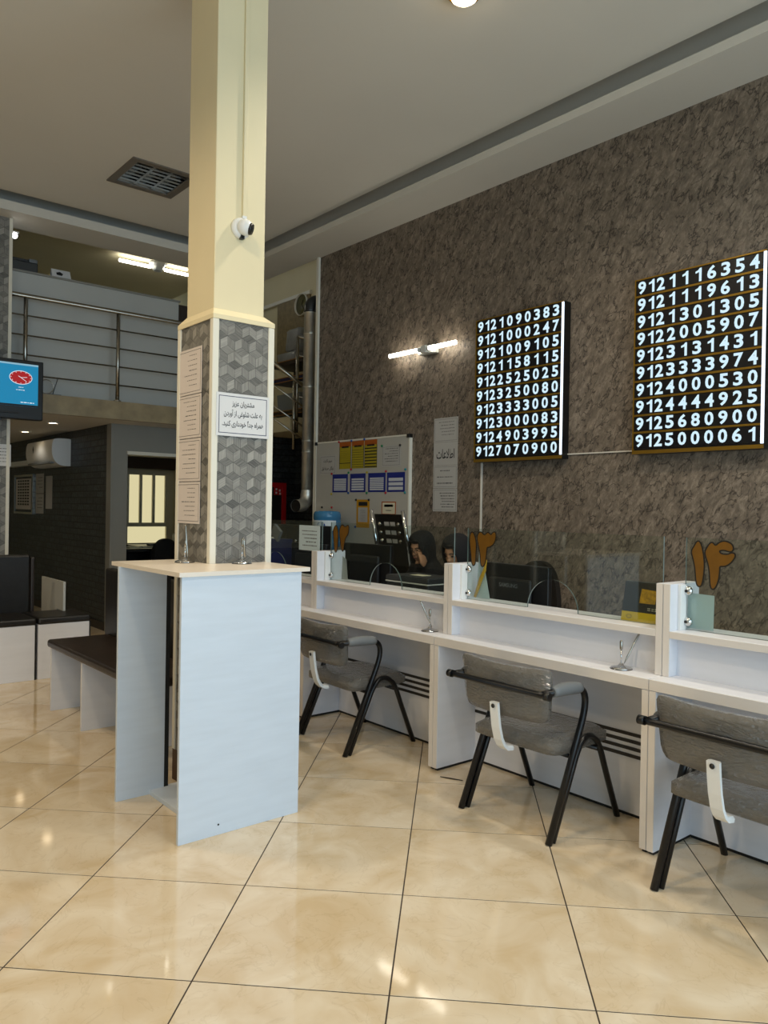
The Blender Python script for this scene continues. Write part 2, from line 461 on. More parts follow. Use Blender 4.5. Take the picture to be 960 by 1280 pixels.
def box(name, m, dims, parent=None, bev=0.0):
    return MB().box(*dims, bev=bev).build(name, m, parent)
def bez(p0, p1, p2, n=6):
    p0, p1, p2 = Vector(p0), Vector(p1), Vector(p2)
    return [p0*(1-t)**2+p1*2*t*(1-t)+p2*t*t for t in [i/n for i in range(n+1)]]

# text outlines -> list of (verts2d, faces), unit size, left aligned
TXT = {}
def glyphs(s, bold=0.0):
    k = (s, bold)
    if k in TXT: return TXT[k]
    c = bpy.data.curves.new('txt', 'FONT'); c.body = s; c.offset = bold; c.resolution_u = 3
    o = bpy.data.objects.new('txt', c); COL.objects.link(o); bpy.context.view_layer.update()
    me = bpy.data.meshes.new_from_object(o.evaluated_get(bpy.context.evaluated_depsgraph_get()))
    vs = [(v.co.x, v.co.y) for v in me.vertices]; fs = [tuple(p.vertices) for p in me.polygons]
    bpy.data.objects.remove(o); bpy.data.curves.remove(c); bpy.data.meshes.remove(me)
    TXT[k] = (vs, fs); return TXT[k]
def put_text(mb, s, mapf, w=None, h=None, center=(0, 0), bold=0.0, m=None, d=0.0, thick=0.0):
    # fits text into width w or height h, centred
    vs, fs = glyphs(s, bold)
    if not vs: return
    x0 = min(v[0] for v in vs); x1 = max(v[0] for v in vs); y0 = min(v[1] for v in vs); y1 = max(v[1] for v in vs)
    sx = w/(x1-x0) if w else h/(y1-y0); sy = h/(y1-y0) if h else sx
    if w and h is None: sy = sx
    P = [((x-(x0+x1)/2)*sx+center[0], (y-(y0+y1)/2)*sy+center[1]) for x, y in vs]
    mb.faces([mapf(u, v, d) for u, v in P], fs, m)
AR = {'ا': (0xFE8D, 0), 'آ': (0xFE81, 0), 'د': (0xFEA9, 0), 'ر': (0xFEAD, 0), 'ز': (0xFEAF, 0), 'و': (0xFEED, 0),
      'ب': (0xFE8F, 1), 'ت': (0xFE95, 1), 'ج': (0xFE9D, 1), 'خ': (0xFEA5, 1), 'س': (0xFEB1, 1), 'ش': (0xFEB5, 1), 'ط': (0xFEC1, 1),
      'ع': (0xFEC9, 1), 'غ': (0xFECD, 1), 'ل': (0xFEDD, 1), 'م': (0xFEE1, 1), 'ن': (0xFEE5, 1), 'ه': (0xFEE9, 1),
      'ی': (0xFBFC, 1), 'ک': (0xFB8E, 1), 'گ': (0xFB92, 1)}
def persian(s):
    out = []
    words = s.split(' ')
    for wd in words:
        wd = wd.replace('لا', '\u0001'); res = []
        for i, ch in enumerate(wd):
            if ch == '\u0001':
                pv = i > 0 and wd[i-1] in AR and AR[wd[i-1]][1]
                res.append(chr(0xFEFC if pv else 0xFEFB)); continue
            if ch not in AR: res.append(ch); continue
            b, dual = AR[ch]
            pv = i > 0 and wd[i-1] in AR and AR[wd[i-1]][1]
            nx = dual and i+1 < len(wd) and (wd[i+1] in AR or wd[i+1] == '\u0001')
            res.append(chr(b+(3 if pv and nx else 2 if nx else 1 if pv else 0)))
        out.append(''.join(res)[::-1])
    return ' '.join(out[::-1])
def scribble(mb, mapf, u0, u1, v, h, m, d=0.0015, right=True, seed=0):
    # a line of print too small to read: short word-long bars with uneven heights
    rnd = random.Random(seed); u = u0
    while u < u1-0.004:
        wl = min(rnd.uniform(0.010, 0.028), u1-u); hh = h*rnd.uniform(0.6, 1.0)
        mb.faces([mapf(u, v-hh/2, d), mapf(u+wl, v-hh/2, d), mapf(u+wl, v+hh/2, d), mapf(u, v+hh/2, d)], [(0, 1, 2, 3)], m)
        u += wl+rnd.uniform(0.004, 0.007)
# surface maps: (u, v, d) -> world, u runs left-to-right as the viewer sees it, d towards the viewer
def on_x(X, Y0, Z0=0.0): return lambda u, v, d: (X-d, Y0-u, Z0+v)
def on_y(Y, X0=0.0, Z0=0.0): return lambda u, v, d: (X0+u, Y-d, Z0+v)
def sheet(name, label, mapf, w, h, paper='paper', lines=(), frame=None, text=(), parent=None, cat='notice', group=None, inset=0.012, fw=0.002, thick=0.0015):
    root = tag(MB().prism([(0, 0), (w, 0), (w, h), (0, h)], mapf, 0.0005, 0.0005+thick).build(name, paper, parent), label, cat if parent is None else None, group)
    if frame:
        b = MB(); i = inset; t = fw
        for (a0, a1, b0, b1) in ((i, w-i, i, i+t), (i, w-i, h-i-t, h-i), (i, i+t, i, h-i), (w-i-t, w-i, i, h-i)):
            b.prism([(a0, b0), (a1, b0), (a1, b1), (a0, b1)], mapf, 0.0005+thick, 0.001+thick)
        b.build('border', frame, root)
    if lines or text:
        b = MB()
        for k, (u0, u1, v, lh) in enumerate(lines):
            scribble(b, mapf, u0, u1, v, lh, None, d=0.0012+thick, seed=hash((round(w*1000), k)) % 999)
        for s, tw, th, c in text:
            put_text(b, s, mapf, w=tw, h=th, center=c, bold=0.012, d=0.0012+thick)
        lt = b.build('lettering', 'ink' if text else 'ink_soft', root, fix=False)
        if not text: lt['kind'] = 'stuff'
    return root
def auto_lines(w, h, n, top=0.8, bot=0.2, mx=0.15, lh=0.006, seed=1):
    r = random.Random(seed); L = []
    for k in range(n):
        v = h*(top-(top-bot)*k/max(1, n-1)); L.append((w*(mx+r.uniform(0, 0.3)), w*(1-mx), v, lh))
    return L
def clip_poly(poly, x0, x1, y0, y1):
    def cut(P, ins, inter):
        out = []
        for i in range(len(P)):
            a, b = P[i-1], P[i]
            if ins(b):
                if not ins(a): out.append(inter(a, b))
                out.append(b)
            elif ins(a): out.append(inter(a, b))
        return out
    def ix(v): return lambda a, b: (v, a[1]+(b[1]-a[1])*(v-a[0])/(b[0]-a[0]))
    def iy(v): return lambda a, b: (a[0]+(b[0]-a[0])*(v-a[1])/(b[1]-a[1]), v)
    for ins, it in ((lambda p: p[0] >= x0-1e-9, ix(x0)), (lambda p: p[0] <= x1+1e-9, ix(x1)), (lambda p: p[1] >= y0-1e-9, iy(y0)), (lambda p: p[1] <= y1+1e-9, iy(y1))):
        if poly: poly = cut(poly, ins, it)
    return poly

# ================================================================== STRUCTURE
RX0, RX1, RY0, RY1 = -3.6, 4.80, -3.0, 13.0
T = 0.2
# floor: dark grout bed with one object per tile (diagonal 0.60 m tiles)
floor = struct(box('floor', 'grout', (RX0-T, 6.0, RY0-T, RY1+T, -0.12, -0.001)))
def build_tiles():
    s = 0.6; c = s/math.sqrt(2); ox, oy = 1.9201, 2.1551
    g = 0.0024
    half = s/2-g
    mb = MB(); mb.box(-half, half, -half, half, -0.0065, 0.0, bev=0.0006, seg=1)
    me = mb.mesh('tile', 'marble_tile')
    rest = MB(); yaw = 0.695444
    n = 0
    for i in range(-30, 31):
        for j in range(-30, 31):
            # cell with lower-left lattice corner (i, j); axes e1=(c,-c), e2=(c,c)
            cx = ox+c*(i+.5)+c*(j+.5); cy = oy-c*(i+.5)+c*(j+.5)
            d = half*math.sqrt(2)
            poly = [(cx-d, cy), (cx, cy-d), (cx+d, cy), (cx, cy+d)]
            if cx < RX0-0.5 or cx > 6.3 or cy < RY0-.5 or cy > RY1+.5: continue
            fwd = cx*math.sin(yaw)+cy*math.cos(yaw); side = cx*math.cos(yaw)-cy*math.sin(yaw)
            lim = 4.78 if cy < 6.5 else 5.6
            inside = cx-d > RX0 and cx+d < lim and cy-d > RY0 and cy+d < RY1
            hidden = cy > 8.9 and cx > 2.9
            if inside and fwd > 1.5 and abs(side) < fwd*0.53+0.6 and not hidden and not (cx > 3.9 and cy < 6.2) and fwd < 13:
                o = bpy.data.objects.new('tile', me); COL.objects.link(o); o.parent = floor
                o.location = Vector((cx, cy, 0))-WLOC['floor']; o.rotation_euler = (0, 0, PI/4); n += 1
            else:
                p = clip_poly(poly, RX0, 5.65, RY0, RY1)
                if len(p) > 2: rest.faces([(x, y, -0.0004) for x, y in p], [tuple(range(len(p)))])
    o = rest.build('tile_remainder', 'marble_tile', floor); o['kind'] = 'stuff'
    return n
NT = build_tiles()

# ceiling slab with a hole for the recessed louvre lamp
LX0, LX1, LY0, LY1 = 2.50, 3.05, 6.275, 6.83
CEIL = 4.29
mb = MB()
mb.box(RX0-T, 4.36, RY0-T, LY0, CEIL, 4.55).box(RX0-T, 4.36, LY1, 7.72, CEIL, 4.55).box(RX0-T, LX0, LY0, LY1, CEIL, 4.55).box(LX1, 4.36, LY0, LY1, CEIL, 4.55)
struct(mb.build('ceiling', 'ceiling_paint'))
# dropped soffit round the ceiling with a shadow slot above its lip: right side and back
mb = MB()
mb.box(4.36, 4.80, RY0, 7.72, 4.118, 4.145).box(4.36, 4.39, RY0, 7.72, 4.145, 4.178).box(4.36, 4.80, RY0, 8.20, 4.50, 4.55).box(4.54, 4.80, RY0, 7.9, 4.145, 4.50)
struct(mb.build('trim_1', 'soffit_paint'))
mb = MB()
mb.box(RX0, 4.80, 7.72, 8.20, 4.118, 4.145).box(RX0, 4.80, 7.72, 7.75, 4.145, 4.205).box(RX0, 4.36, 7.72, 8.20, 4.50, 4.55).box(RX0, 4.80, 8.17, 8.20, 4.145, 4.50)
struct(mb.build('trim_2', 'soffit_paint'))
# right wall (textured wallpaper), white corner bead at its far end
struct(box('wall_right', 'bark_wallpaper', (4.80, 5.00, RY0-T, 6.90, 0, 4.55)))
struct(box('trim_3', 'white_trim', (4.775, 4.83, 6.885, 6.925, 0, 4.118)))
struct(box('wall_left', 'side_wall', (RX0-T, RX0, RY0-T, RY1+T, 0, 4.8)))
# shop front behind the camera: low sill, piers, lintel and glazing
mb = MB()
mb.box(RX0, 4.8, RY0-T, RY0, 0, 0.25).box(RX0, 4.8, RY0-T, RY0, 3.25, 4.55).box(RX0, -2.6, RY0-T, RY0, 0.25, 3.25).box(4.4, 4.8, RY0-T, RY0, 0.25, 3.25)
struct(mb.build('wall_front', 'side_wall'))
wf = thing('window_1', 'tall shop front window', 'window', (0.9, RY0, 0.25)); del wf['category']; del wf['label']; struct(wf)
for x in (-2.6, -0.87, 0.87, 2.6, 4.34): box('mullion', 'dark_steel', (x, x+0.06, RY0-0.1, RY0-0.02, 0.25, 3.25), wf)
for z in (0.25, 2.35, 3.19): box('frame_rail', 'dark_steel', (-2.54, 4.34, RY0-0.1, RY0-0.02, z, z+0.06), wf)
for x in (-2.54, -0.81, 0.93, 2.66):
    box('pane', 'clear_glass', (x, x+1.67, RY0-0.066, RY0-0.058, 0.31, 2.35), wf)
    box('pane', 'clear_glass', (x, x+1.67, RY0-0.066, RY0-0.058, 2.41, 3.19), wf)
# back: wall with doorway, facing the camera at y = 8.6
DX0, DX1, DZ = 3.39, 4.22, 2.02
mb = MB()
mb.box(3.21, DX0, 8.60, 8.72, 0, 2.33).box(DX0, DX1, 8.60, 8.72, DZ, 2.33).box(DX1, 4.45, 8.60, 8.72, 0, 2.33)
struct(mb.build('wall_back', 'grey_wall'))
d1 = thing('door_1', 'doorway', 'door', (DX0, 8.6, 0)); del d1['category']; del d1['label']; struct(d1)
mb = MB(); mb.box(DX0-0.01, DX1+0.01, 8.58, 8.74, DZ-0.025, DZ+0.012).box(DX1-0.012, DX1+0.01, 8.58, 8.74, 0, DZ-0.025)
mb.build('door_frame', 'white_trim', d1)
struct(box('trim_4', 'grey_wall', (3.195, 3.225, 8.585, 8.72, 0, 2.33)))
struct(box('wall_passage', 'dark_block_wallpaper', (3.21, 3.33, 8.72, RY1, 0, 2.33)))
struct(box('baseboard_passage', 'dark_wood', (3.19, 3.21, 8.72, RY1, 0, 0.09)))
struct(box('wall_stair_back', 'dark_block_wallpaper', (4.45, 5.65, 8.60, 8.72, 0, 2.33)))
struct(box('wall_stair_side', 'cream_wall', (5.65, 5.80, 6.70, RY1, 2.33, 4.9)))
struct(box('wall_stair_lower', 'dark_block_wallpaper', (5.65, 5.80, 6.70, RY1, 0, 2.33)))
struct(box('wall_stair_front', 'cream_wall', (5.00, 5.65, 6.70, 6.90, 0, 4.9)))
struct(box('ceiling_stair', 'cream_wall', (4.80, 5.80, 6.70, RY1, 4.75, 4.9)))
struct(box('wall_rear', 'cream_wall', (RX0-T, 5.80, RY1, RY1+T, 0, 4.9)))
struct(box('trim_5', 'white_trim', (5.61, 5.65, 8.28, 9.60, 4.17, 4.215)))
# back office seen through the doorway
struct(box('wall_office_right', 'cream_wall', (5.45, 5.60, 8.72, 12.0, 0, 2.33)))
WX0, WX1, WZ0, WZ1, WY = 4.50, 5.26, 0.80, 1.95, 11.5
mb = MB()
mb.box(3.33, WX0, WY, WY+0.12, 0, 2.33).box(WX1, 5.45, WY, WY+0.12, 0, 2.33).box(WX0, WX1, WY, WY+0.12, WZ1, 2.33).box(WX0, WX1, WY, WY+0.12, 0, WZ0)
struct(mb.build('wall_office_back', 'cream_wall'))
win = thing('window_2', 'office window', 'window', (WX0, WY, WZ0)); del win['category']; del win['label']; struct(win)
mb = MB(); fw = 0.05
mb.box(WX0, WX1, WY-0.03, WY+0.05, WZ1-fw, WZ1).box(WX0, WX1, WY-0.03, WY+0.05, WZ0, WZ0+0.04).box(WX0, WX0+0.035, WY-0.03, WY+0.05, WZ0+0.04, WZ1-fw).box(WX1-fw-0.06, WX1, WY-0.03, WY+0.05, WZ0+0.04, WZ1-fw).box(WX0+0.035, WX1-fw-0.06, WY-0.03, WY+0.05, 1.09, 1.13)
mb.build('window_frame', 'window_cream', win)
pw = (WX1-fw-0.06-WX0-0.035)/3
for k in range(3):
    x = WX0+0.035+k*pw
    p = box('pane', 'daylit_frosted_glass', (x+0.022, x+pw-0.022, WY+0.01, WY+0.018, 1.15, WZ1-fw-0.02), win)
    mb = MB(); mb.box(x, x+0.022, WY-0.02, WY+0.03, 1.13, WZ1-fw).box(x+pw-0.022, x+pw, WY-0.02, WY+0.03, 1.13, WZ1-fw).box(x+0.022, x+pw-0.022, WY-0.02, WY+0.03, WZ1-fw-0.02, WZ1-fw).box(x+0.022, x+pw-0.022, WY-0.02, WY+0.03, 1.13, 1.15)
    mb.build('sash', 'window_cream', win)
box('pane', 'daylit_frosted_glass', (WX0+0.035, WX1-fw-0.06, WY+0.01, WY+0.018, WZ0+0.04, 1.09), win)
# mezzanine slab and stone-faced edge beam
struct(box('ceiling_mezzanine', 'soffit_paint', (RX0, 4.40, 8.19, RY1, 2.33, 2.50)))
struct(box('trim_6', 'beam_stone', (RX0, 4.40, 8.13, 8.19, 2.33, 2.52)))
struct(box('ceiling_gallery', 'cream_wall', (RX0, 4.80, 8.20, RY1, 4.40, 4.55)))
struct(box('wall_gallery_back', 'cream_wall', (RX0, 5.65, 11.2, 11.35, 2.50, 4.75)))
struct(box('wall_gallery', 'partition_grey', (RX0, 3.86, 8.35, 8.40, 2.50, 3.745)))
struct(box('trim_7', 'grey_wall', (RX0, 3.875, 8.335, 8.415, 3.745, 3.765)))
struct(box('trim_8', 'dark_wood', (3.86, 4.05, 8.34, 8.42, 2.50, 3.72)))

# ------------------------------------------------------------------ columns
def cube_panel(mapf, w, h, name, parent, s=0.046, seed=3):
    """tumbling-block printed paper: rhombi in three directions, each its own tone"""
    rnd = random.Random(seed)
    me = bpy.data.meshes.new(name); V = []; Fc = []; tone = []; UV = []
    hw = s*math.sqrt(3)/2
    rows = int(h/(1.5*s))+3; cols = int(w/(2*hw))+3
    D = [(math.cos(math.radians(a))*s, math.sin(math.radians(a))*s) for a in (90, 210, 330)]
    for r in range(-1, rows):
        for c in range(-1, cols):
            cx = c*2*hw+(hw if r % 2 else 0); cy = r*1.5*s
            for k in range(3):
                a, b = D[k], D[(k+1) % 3]
                poly = [(cx, cy), (cx+a[0], cy+a[1]), (cx+a[0]+b[0], cy+a[1]+b[1]), (cx+b[0], cy+b[1])]
                m0 = (cx+(a[0]+b[0])/2, cy+(a[1]+b[1])/2)
                poly = [(m0[0]+(x-m0[0])*0.965, m0[1]+(y-m0[1])*0.965) for x, y in poly]
                p = clip_poly(poly, 0, w, 0, h)
                if len(p) < 3: continue
                st = len(V); ang = math.atan2(a[1], a[0]) if rnd.random() < .5 else math.atan2(b[1], b[0])
                ru, rv = rnd.uniform(0, 5), rnd.uniform(0, 5)
                for x, y in p:
                    V.append(mapf(x, y, 0.0016))
                    UV.append((x*math.cos(ang)+y*math.sin(ang)+ru, -x*math.sin(ang)+y*math.cos(ang)+rv))
                Fc.append(tuple(range(st, st+len(p)))); tone.append((0.62, 0.32, 0.45)[k]+rnd.uniform(-0.16, 0.16))
    # backing
    st = len(V)
    for x, y in ((0, 0), (w, 0), (w, h), (0, h)):
        V.append(mapf(x, y, 0.0008)); UV.append((x, y))
    Fc.append((st, st+1, st+2, st+3)); tone.append(0.02)
    me.from_pydata(V, [], Fc); me.update()
    at = me.attributes.new('tone', 'FLOAT', 'FACE')
    for i, t in enumerate(tone): at.data[i].value = t
    uv = me.uv_layers.new(name='grain')
    for p in me.polygons:
        for li, vi in zip(p.loop_indices, p.vertices): uv.data[li].uv = UV[vi]
    me.materials.append(MATS['cube_wallpaper'])
    return link_mesh(name, me, parent)
def neg_x(X, Y0, Z0=0.0): return lambda u, v, d: (X-d, Y0-u, Z0+v)
CX0, CX1, CY0, CY1, CZ = 1.772, 2.112, 3.44, 3.827, 2.375
col1 = thing('column', 'square cream column with patterned lower cladding standing through the white desk', 'column', ((CX0+CX1)/2, (CY0+CY1)/2, 0))
box('shaft', 'cream_paint', (1.79, 2.072, 3.474, 3.77, CZ-0.05, CEIL), col1, bev=0.004)
box('base_block', 'base_brown', (CX0, CX1, CY0, CY1, 0.0, 0.16), col1)
box('core', 'grey_wall', (CX0+0.004, CX1-0.004, CY0+0.004, CY1-0.004, 0.16, CZ-0.004), col1)
t = 0.03
for nm, mf, wd in (('wallpaper', on_y(CY0+0.004, CX0, 0.16), CX1-CX0), ('wallpaper', neg_x(CX0+0.004, CY1, 0.16), CY1-CY0)):
    cube_panel(mf, wd, CZ-0.16, nm, col1, seed=int(wd*1000))
for (x0, x1, y0, y1) in ((CX0-0.004, CX0+t, CY0-0.004, CY0+t), (CX1-t, CX1+0.004, CY0-0.004, CY0+t), (CX0-0.004, CX0+t, CY1-t, CY1+0.004), (CX1-t, CX1+0.004, CY1-t, CY1+0.004)):
    mb = MB(); mb.box(x0, x1, y0, y1, 0.16, CZ-0.0225, bev=0.003, seg=1); mb.build('corner_trim', 'white_trim', col1)
# top moulding: sloped collar from cladding in to the shaft
mb = MB()
o4 = [(CX0-.004, CY0-.004), (CX1+.004, CY0-.004), (CX1+.004, CY1+.004), (CX0-.004, CY1+.004)]; i4 = [(1.789, 3.473), (2.073, 3.473), (2.073, 3.771), (1.789, 3.771)]
vs = [(x, y, CZ-0.022) for x, y in o4]+[(x, y, CZ) for x, y in o4]+[(x, y, CZ+0.035) for x, y in i4]
fs = [(a, (a+1) % 4, 4+(a+1) % 4, 4+a) for a in range(4)]+[(4+a, 4+(a+1) % 4, 8+(a+1) % 4, 8+a) for a in range(4)]+[(8, 9, 10, 11), (3, 2, 1, 0)]
mb.faces(vs, fs); mb.build('top_moulding', 'cream_paint', col1)
struct(col1); del col1['category']
# cable conduit up the shaft
box('conduit', 'cream_paint', (1.935, 1.957, 3.460, 3.474, 2.885, CEIL), col1, bev=0.003)
# far column by the television
col2 = thing('column', 'patterned grey column with white corner bead at the left edge', 'column', (1.79, 8.03, 0)); struct(col2); del col2['category']
box('core', 'grey_wall', (1.60, 1.972, 7.934, 8.12, 0, 4.118), col2)
cube_panel(on_y(7.934, 1.60, 0.0), 0.372, 4.118, 'wallpaper', col2, s=0.06, seed=9)
box('corner_trim', 'white_trim', (1.955, 1.985, 7.926, 7.96, 0, 4.118), col2, bev=0.003)

# ================================================================== OBJECTS
# ------------------------------------------------------------------ white desk wrapped round the column
dk = thing('standing_desk', 'tall white laminate writing desk built around the cream column', 'desk', (1.75, 3.40, 0))
mb = MB()
# slab with a square notch for the column, as four strips
zx = (1.425, 2.085, 3.035, 3.80)
mb.box(zx[0], zx[1], zx[2], CY0-0.006, 1.136, 1.155).box(zx[0], CX0-0.006, CY0-0.006, zx[3], 1.136, 1.155)
mb.build('desk_top', 'desk_top_laminate', dk)
fp = box('front_panel', 'desk_laminate', (1.442, 2.045, 3.048, 3.066, 0.0, 1.136), dk, bev=0.001)
mb = MB(); mb.lathe([(0.004, -0.001), (0.0045, 0.0)], c=(1.63, 3.0475, 0.045), seg=10, axis='y'); mb.build('screw_hole', 'black_plinth', fp)
box('back_panel', 'desk_laminate', (1.418, 1.662, 3.682, 3.70, 0.0, 1.136), dk, bev=0.001)
box('foot_rail', 'desk_laminate', (1.585, 1.765, 3.072, 3.705, 0.0, 0.022), dk, bev=0.001)
mb = MB(); mb.box(1.64, 1.70, 3.645, 3.682, 0.03, 1.13)
box('dark_gap_strip', 'black_plinth', (1.662, 1.684, 3.682, 3.70, 0.022, 1.136), dk)  # black strip put in for the dark gap between back panel and column

# ------------------------------------------------------------------ counters
STICK = {
'14a': [(1.6889, 1.3243), (1.675, 1.3057), (1.6653, 1.2636), (1.6608, 1.2212), (1.6635, 1.1742), (1.6716, 1.1329), (1.684, 1.1288), (1.6921, 1.1462), (1.6978, 1.2058), (1.7077, 1.2482), (1.7174, 1.2757), (1.7042, 1.2979)],
'14b': [(1.6289, 1.3215), (1.611, 1.3004), (1.5919, 1.3202), (1.5706, 1.3253), (1.545, 1.3161), (1.5363, 1.3), (1.5402, 1.2873), (1.5529, 1.2858), (1.5742, 1.2918), (1.5935, 1.2887), (1.5967, 1.2801), (1.5866, 1.2702), (1.5568, 1.269), (1.5401, 1.2782), (1.5282, 1.2735), (1.5313, 1.2589), (1.5477, 1.2372), (1.5686, 1.2233), (1.5943, 1.2236), (1.5938, 1.1964), (1.5994, 1.154), (1.6119, 1.1277), (1.6227, 1.1225), (1.6296, 1.1388), (1.6329, 1.1935), (1.6402, 1.2311), (1.6565, 1.2726), (1.6481, 1.2922)],
'13a': [(3.0194, 1.3198), (2.9972, 1.2871), (2.9871, 1.2485), (2.9892, 1.1759), (2.9936, 1.1366), (3.0072, 1.1273), (3.0168, 1.1463), (3.0261, 1.213), (3.0378, 1.2798)],
'13b': [(2.9586, 1.3219), (2.9242, 1.2928), (2.9004, 1.3184), (2.8764, 1.2974), (2.8622, 1.317), (2.8441, 1.3176), (2.8434, 1.2878), (2.8571, 1.2546), (2.8896, 1.2366), (2.9081, 1.2385), (2.9107, 1.1916), (2.917, 1.1472), (2.9351, 1.1239), (2.9482, 1.1396), (2.9518, 1.1948), (2.9641, 1.2385), (2.9804, 1.285)],
'12a': [(4.3038, 1.3208), (4.282, 1.2837), (4.2801, 1.2153), (4.2874, 1.1464), (4.3043, 1.1283), (4.3165, 1.1517), (4.3272, 1.2408), (4.3375, 1.275)],
'12b': [(4.2351, 1.3261), (4.2005, 1.3), (4.1675, 1.3212), (4.1581, 1.3013), (4.1659, 1.2606), (4.1986, 1.2323), (4.2088, 1.1912), (4.2186, 1.1364), (4.2361, 1.1559), (4.2492, 1.2166), (4.2657, 1.2774)]}
def smooth_closed(P, n=2):
    for _ in range(n):
        Q = []
        for i in range(len(P)):
            a, b = P[i], P[(i+1) % len(P)]
            Q += [(a[0]*.75+b[0]*.25, a[1]*.75+b[1]*.25), (a[0]*.25+b[0]*.75, a[1]*.25+b[1]*.75)]
        P = Q
    return P
def offset_poly(P, d):
    n = len(P); A = sum(P[i][0]*P[(i+1) % n][1]-P[(i+1) % n][0]*P[i][1] for i in range(n))
    s = 1 if A > 0 else -1; out = []
    for i in range(n):
        tx, ty = P[(i+1) % n][0]-P[i-1][0], P[(i+1) % n][1]-P[i-1][1]; L = math.hypot(tx, ty) or 1
        out.append((P[i][0]+s*ty/L*d, P[i][1]-s*tx/L*d))
    return out
GX = 3.17
def counter(y1, num, label):
    y0 = y1-1.31; th = 0.033
    c = thing('counter', label, 'counter', (3.3, (y0+y1)/2, 0), 'service counters')
    for a, b in ((y1-th, y1-0.001), (y0+0.001, y0+th)):
        p = box('side_panel', 'white_laminate', (2.962, 3.80, a, b, 0.014, 0.69), c, bev=0.002)
        box('edge_strip', 'edge_band', (2.959, 2.962, a+0.001, b-0.001, 0.015, 0.69), p)
        box('foot', 'black_plinth', (2.975, 3.79, a+0.006, b-0.006, 0.0, 0.014), p)
        p = box('upright', 'white_laminate', (3.062, 3.30, a, b, 0.74, 1.136), c, bev=0.002)
        box('edge_strip', 'edge_band', (3.058, 3.062, a+0.001, b-0.001, 0.741, 1.135), p)
    wt = box('worktop', 'white_laminate', (2.962, 3.80, y0+0.001, y1-0.001, 0.69, 0.74), c, bev=0.003)
    box('edge_strip', 'edge_band', (2.958, 2.962, y0+0.002, y1-0.002, 0.693, 0.737), wt)
    fp = box('front_panel', 'white_laminate', (3.262, 3.28, y0+th, y1-th, 0.016, 0.69), c)
    box('plinth', 'black_plinth', (3.27, 3.285, y0+th, y1-th, 0.0, 0.016), fp)
    for k in range(4):
        z = 0.398-k*0.034
        box('groove_strip', 'groove_brown', (3.2585, 3.262, y0+th, y1-th, z-0.016, z), fp)
    box('niche_back', 'white_laminate', (3.122, 3.138, y0+th, y1-th, 0.74, 0.904), c)
    lg = box('ledge', 'white_laminate', (3.062, 3.30, y0+th, y1-th, 0.904, 0.936), c, bev=0.002)
    box('edge_strip', 'edge_band', (3.058, 3.062, y0+th, y1-th, 0.906, 0.934), lg)
    # glass screen with an arched pass-through
    ya, yb = y1-th-0.008, y0+th+0.032; yc = (y0+y1)/2+0.02; zt = 1.335; zb = 0.937
    P = [(ya, zb), (ya, zt), (yb, zt), (yb, zb)]
    arc = [(yc-0.158*math.cos(PI*i/20), zb+0.156*math.sin(PI*i/20)) for i in range(21)]
    gp = MB().prism(P+arc, lambda u, v, d: (GX+d, u, v), -0.004, 0.004, 'clear_glass', 'glass_edge').build('glass_pane', None, c)
    # bracket strip and chrome clips on the left upright
    bs = box('bracket_strip', 'white_plastic', (3.118, GX-0.006, y1-th-0.016, y1-th, 0.936, 1.132), c, bev=0.002)
    for z in (0.972, 1.105):
        mb = MB(); mb.lathe([(0.0, -0.014), (0.014, -0.012), (0.021, -0.004), (0.021, 0.004), (0.012, 0.008), (0.0, 0.009)], c=(GX-0.010, y1-th-0.024, z), seg=18, axis='x')
        cl = mb.build('glass_clip', 'chrome', c)
        mb = MB(); mb.lathe([(0.0, -0.003), (0.007, -0.002), (0.007, 0.0)], c=(GX-0.0235, y1-th-0.024, z), seg=12, axis='x'); mb.build('screw_cap', 'black_metal', cl)
    if num:
        for ch in 'ab':
            P = smooth_closed(STICK[num+ch])
            g = MB().prism(P, lambda u, v, d: (GX-0.0045-d, u, v), 0.0008, 0.0016).build('number_sticker', 'gold_letter', gp)
            n = len(P); Q = offset_poly(P, 0.006)
            mb = MB(); vs = [(GX-0.0062, u, v) for u, v in P]+[(GX-0.0062, u, v) for u, v in Q]
            mb.faces(vs, [(i, (i+1) % n, n+(i+1) % n, n+i) for i in range(n)])
            mb.prism(Q, lambda u, v, d: (GX-0.0045-d, u, v), 0.0002, 0.0007)
            mb.build('number_outline', 'outline_black', gp)
    return c
counter(5.715, None, 'white service counter half hidden behind the tall desk at the column')
counter(4.405, '12', 'white service counter with gold number ۱۲ on its glass')
counter(3.095, '13', 'white service counter with gold number ۱۳ and the desk calendar')
counter(1.785, '14', 'white service counter with gold number ۱۴ at the right edge')

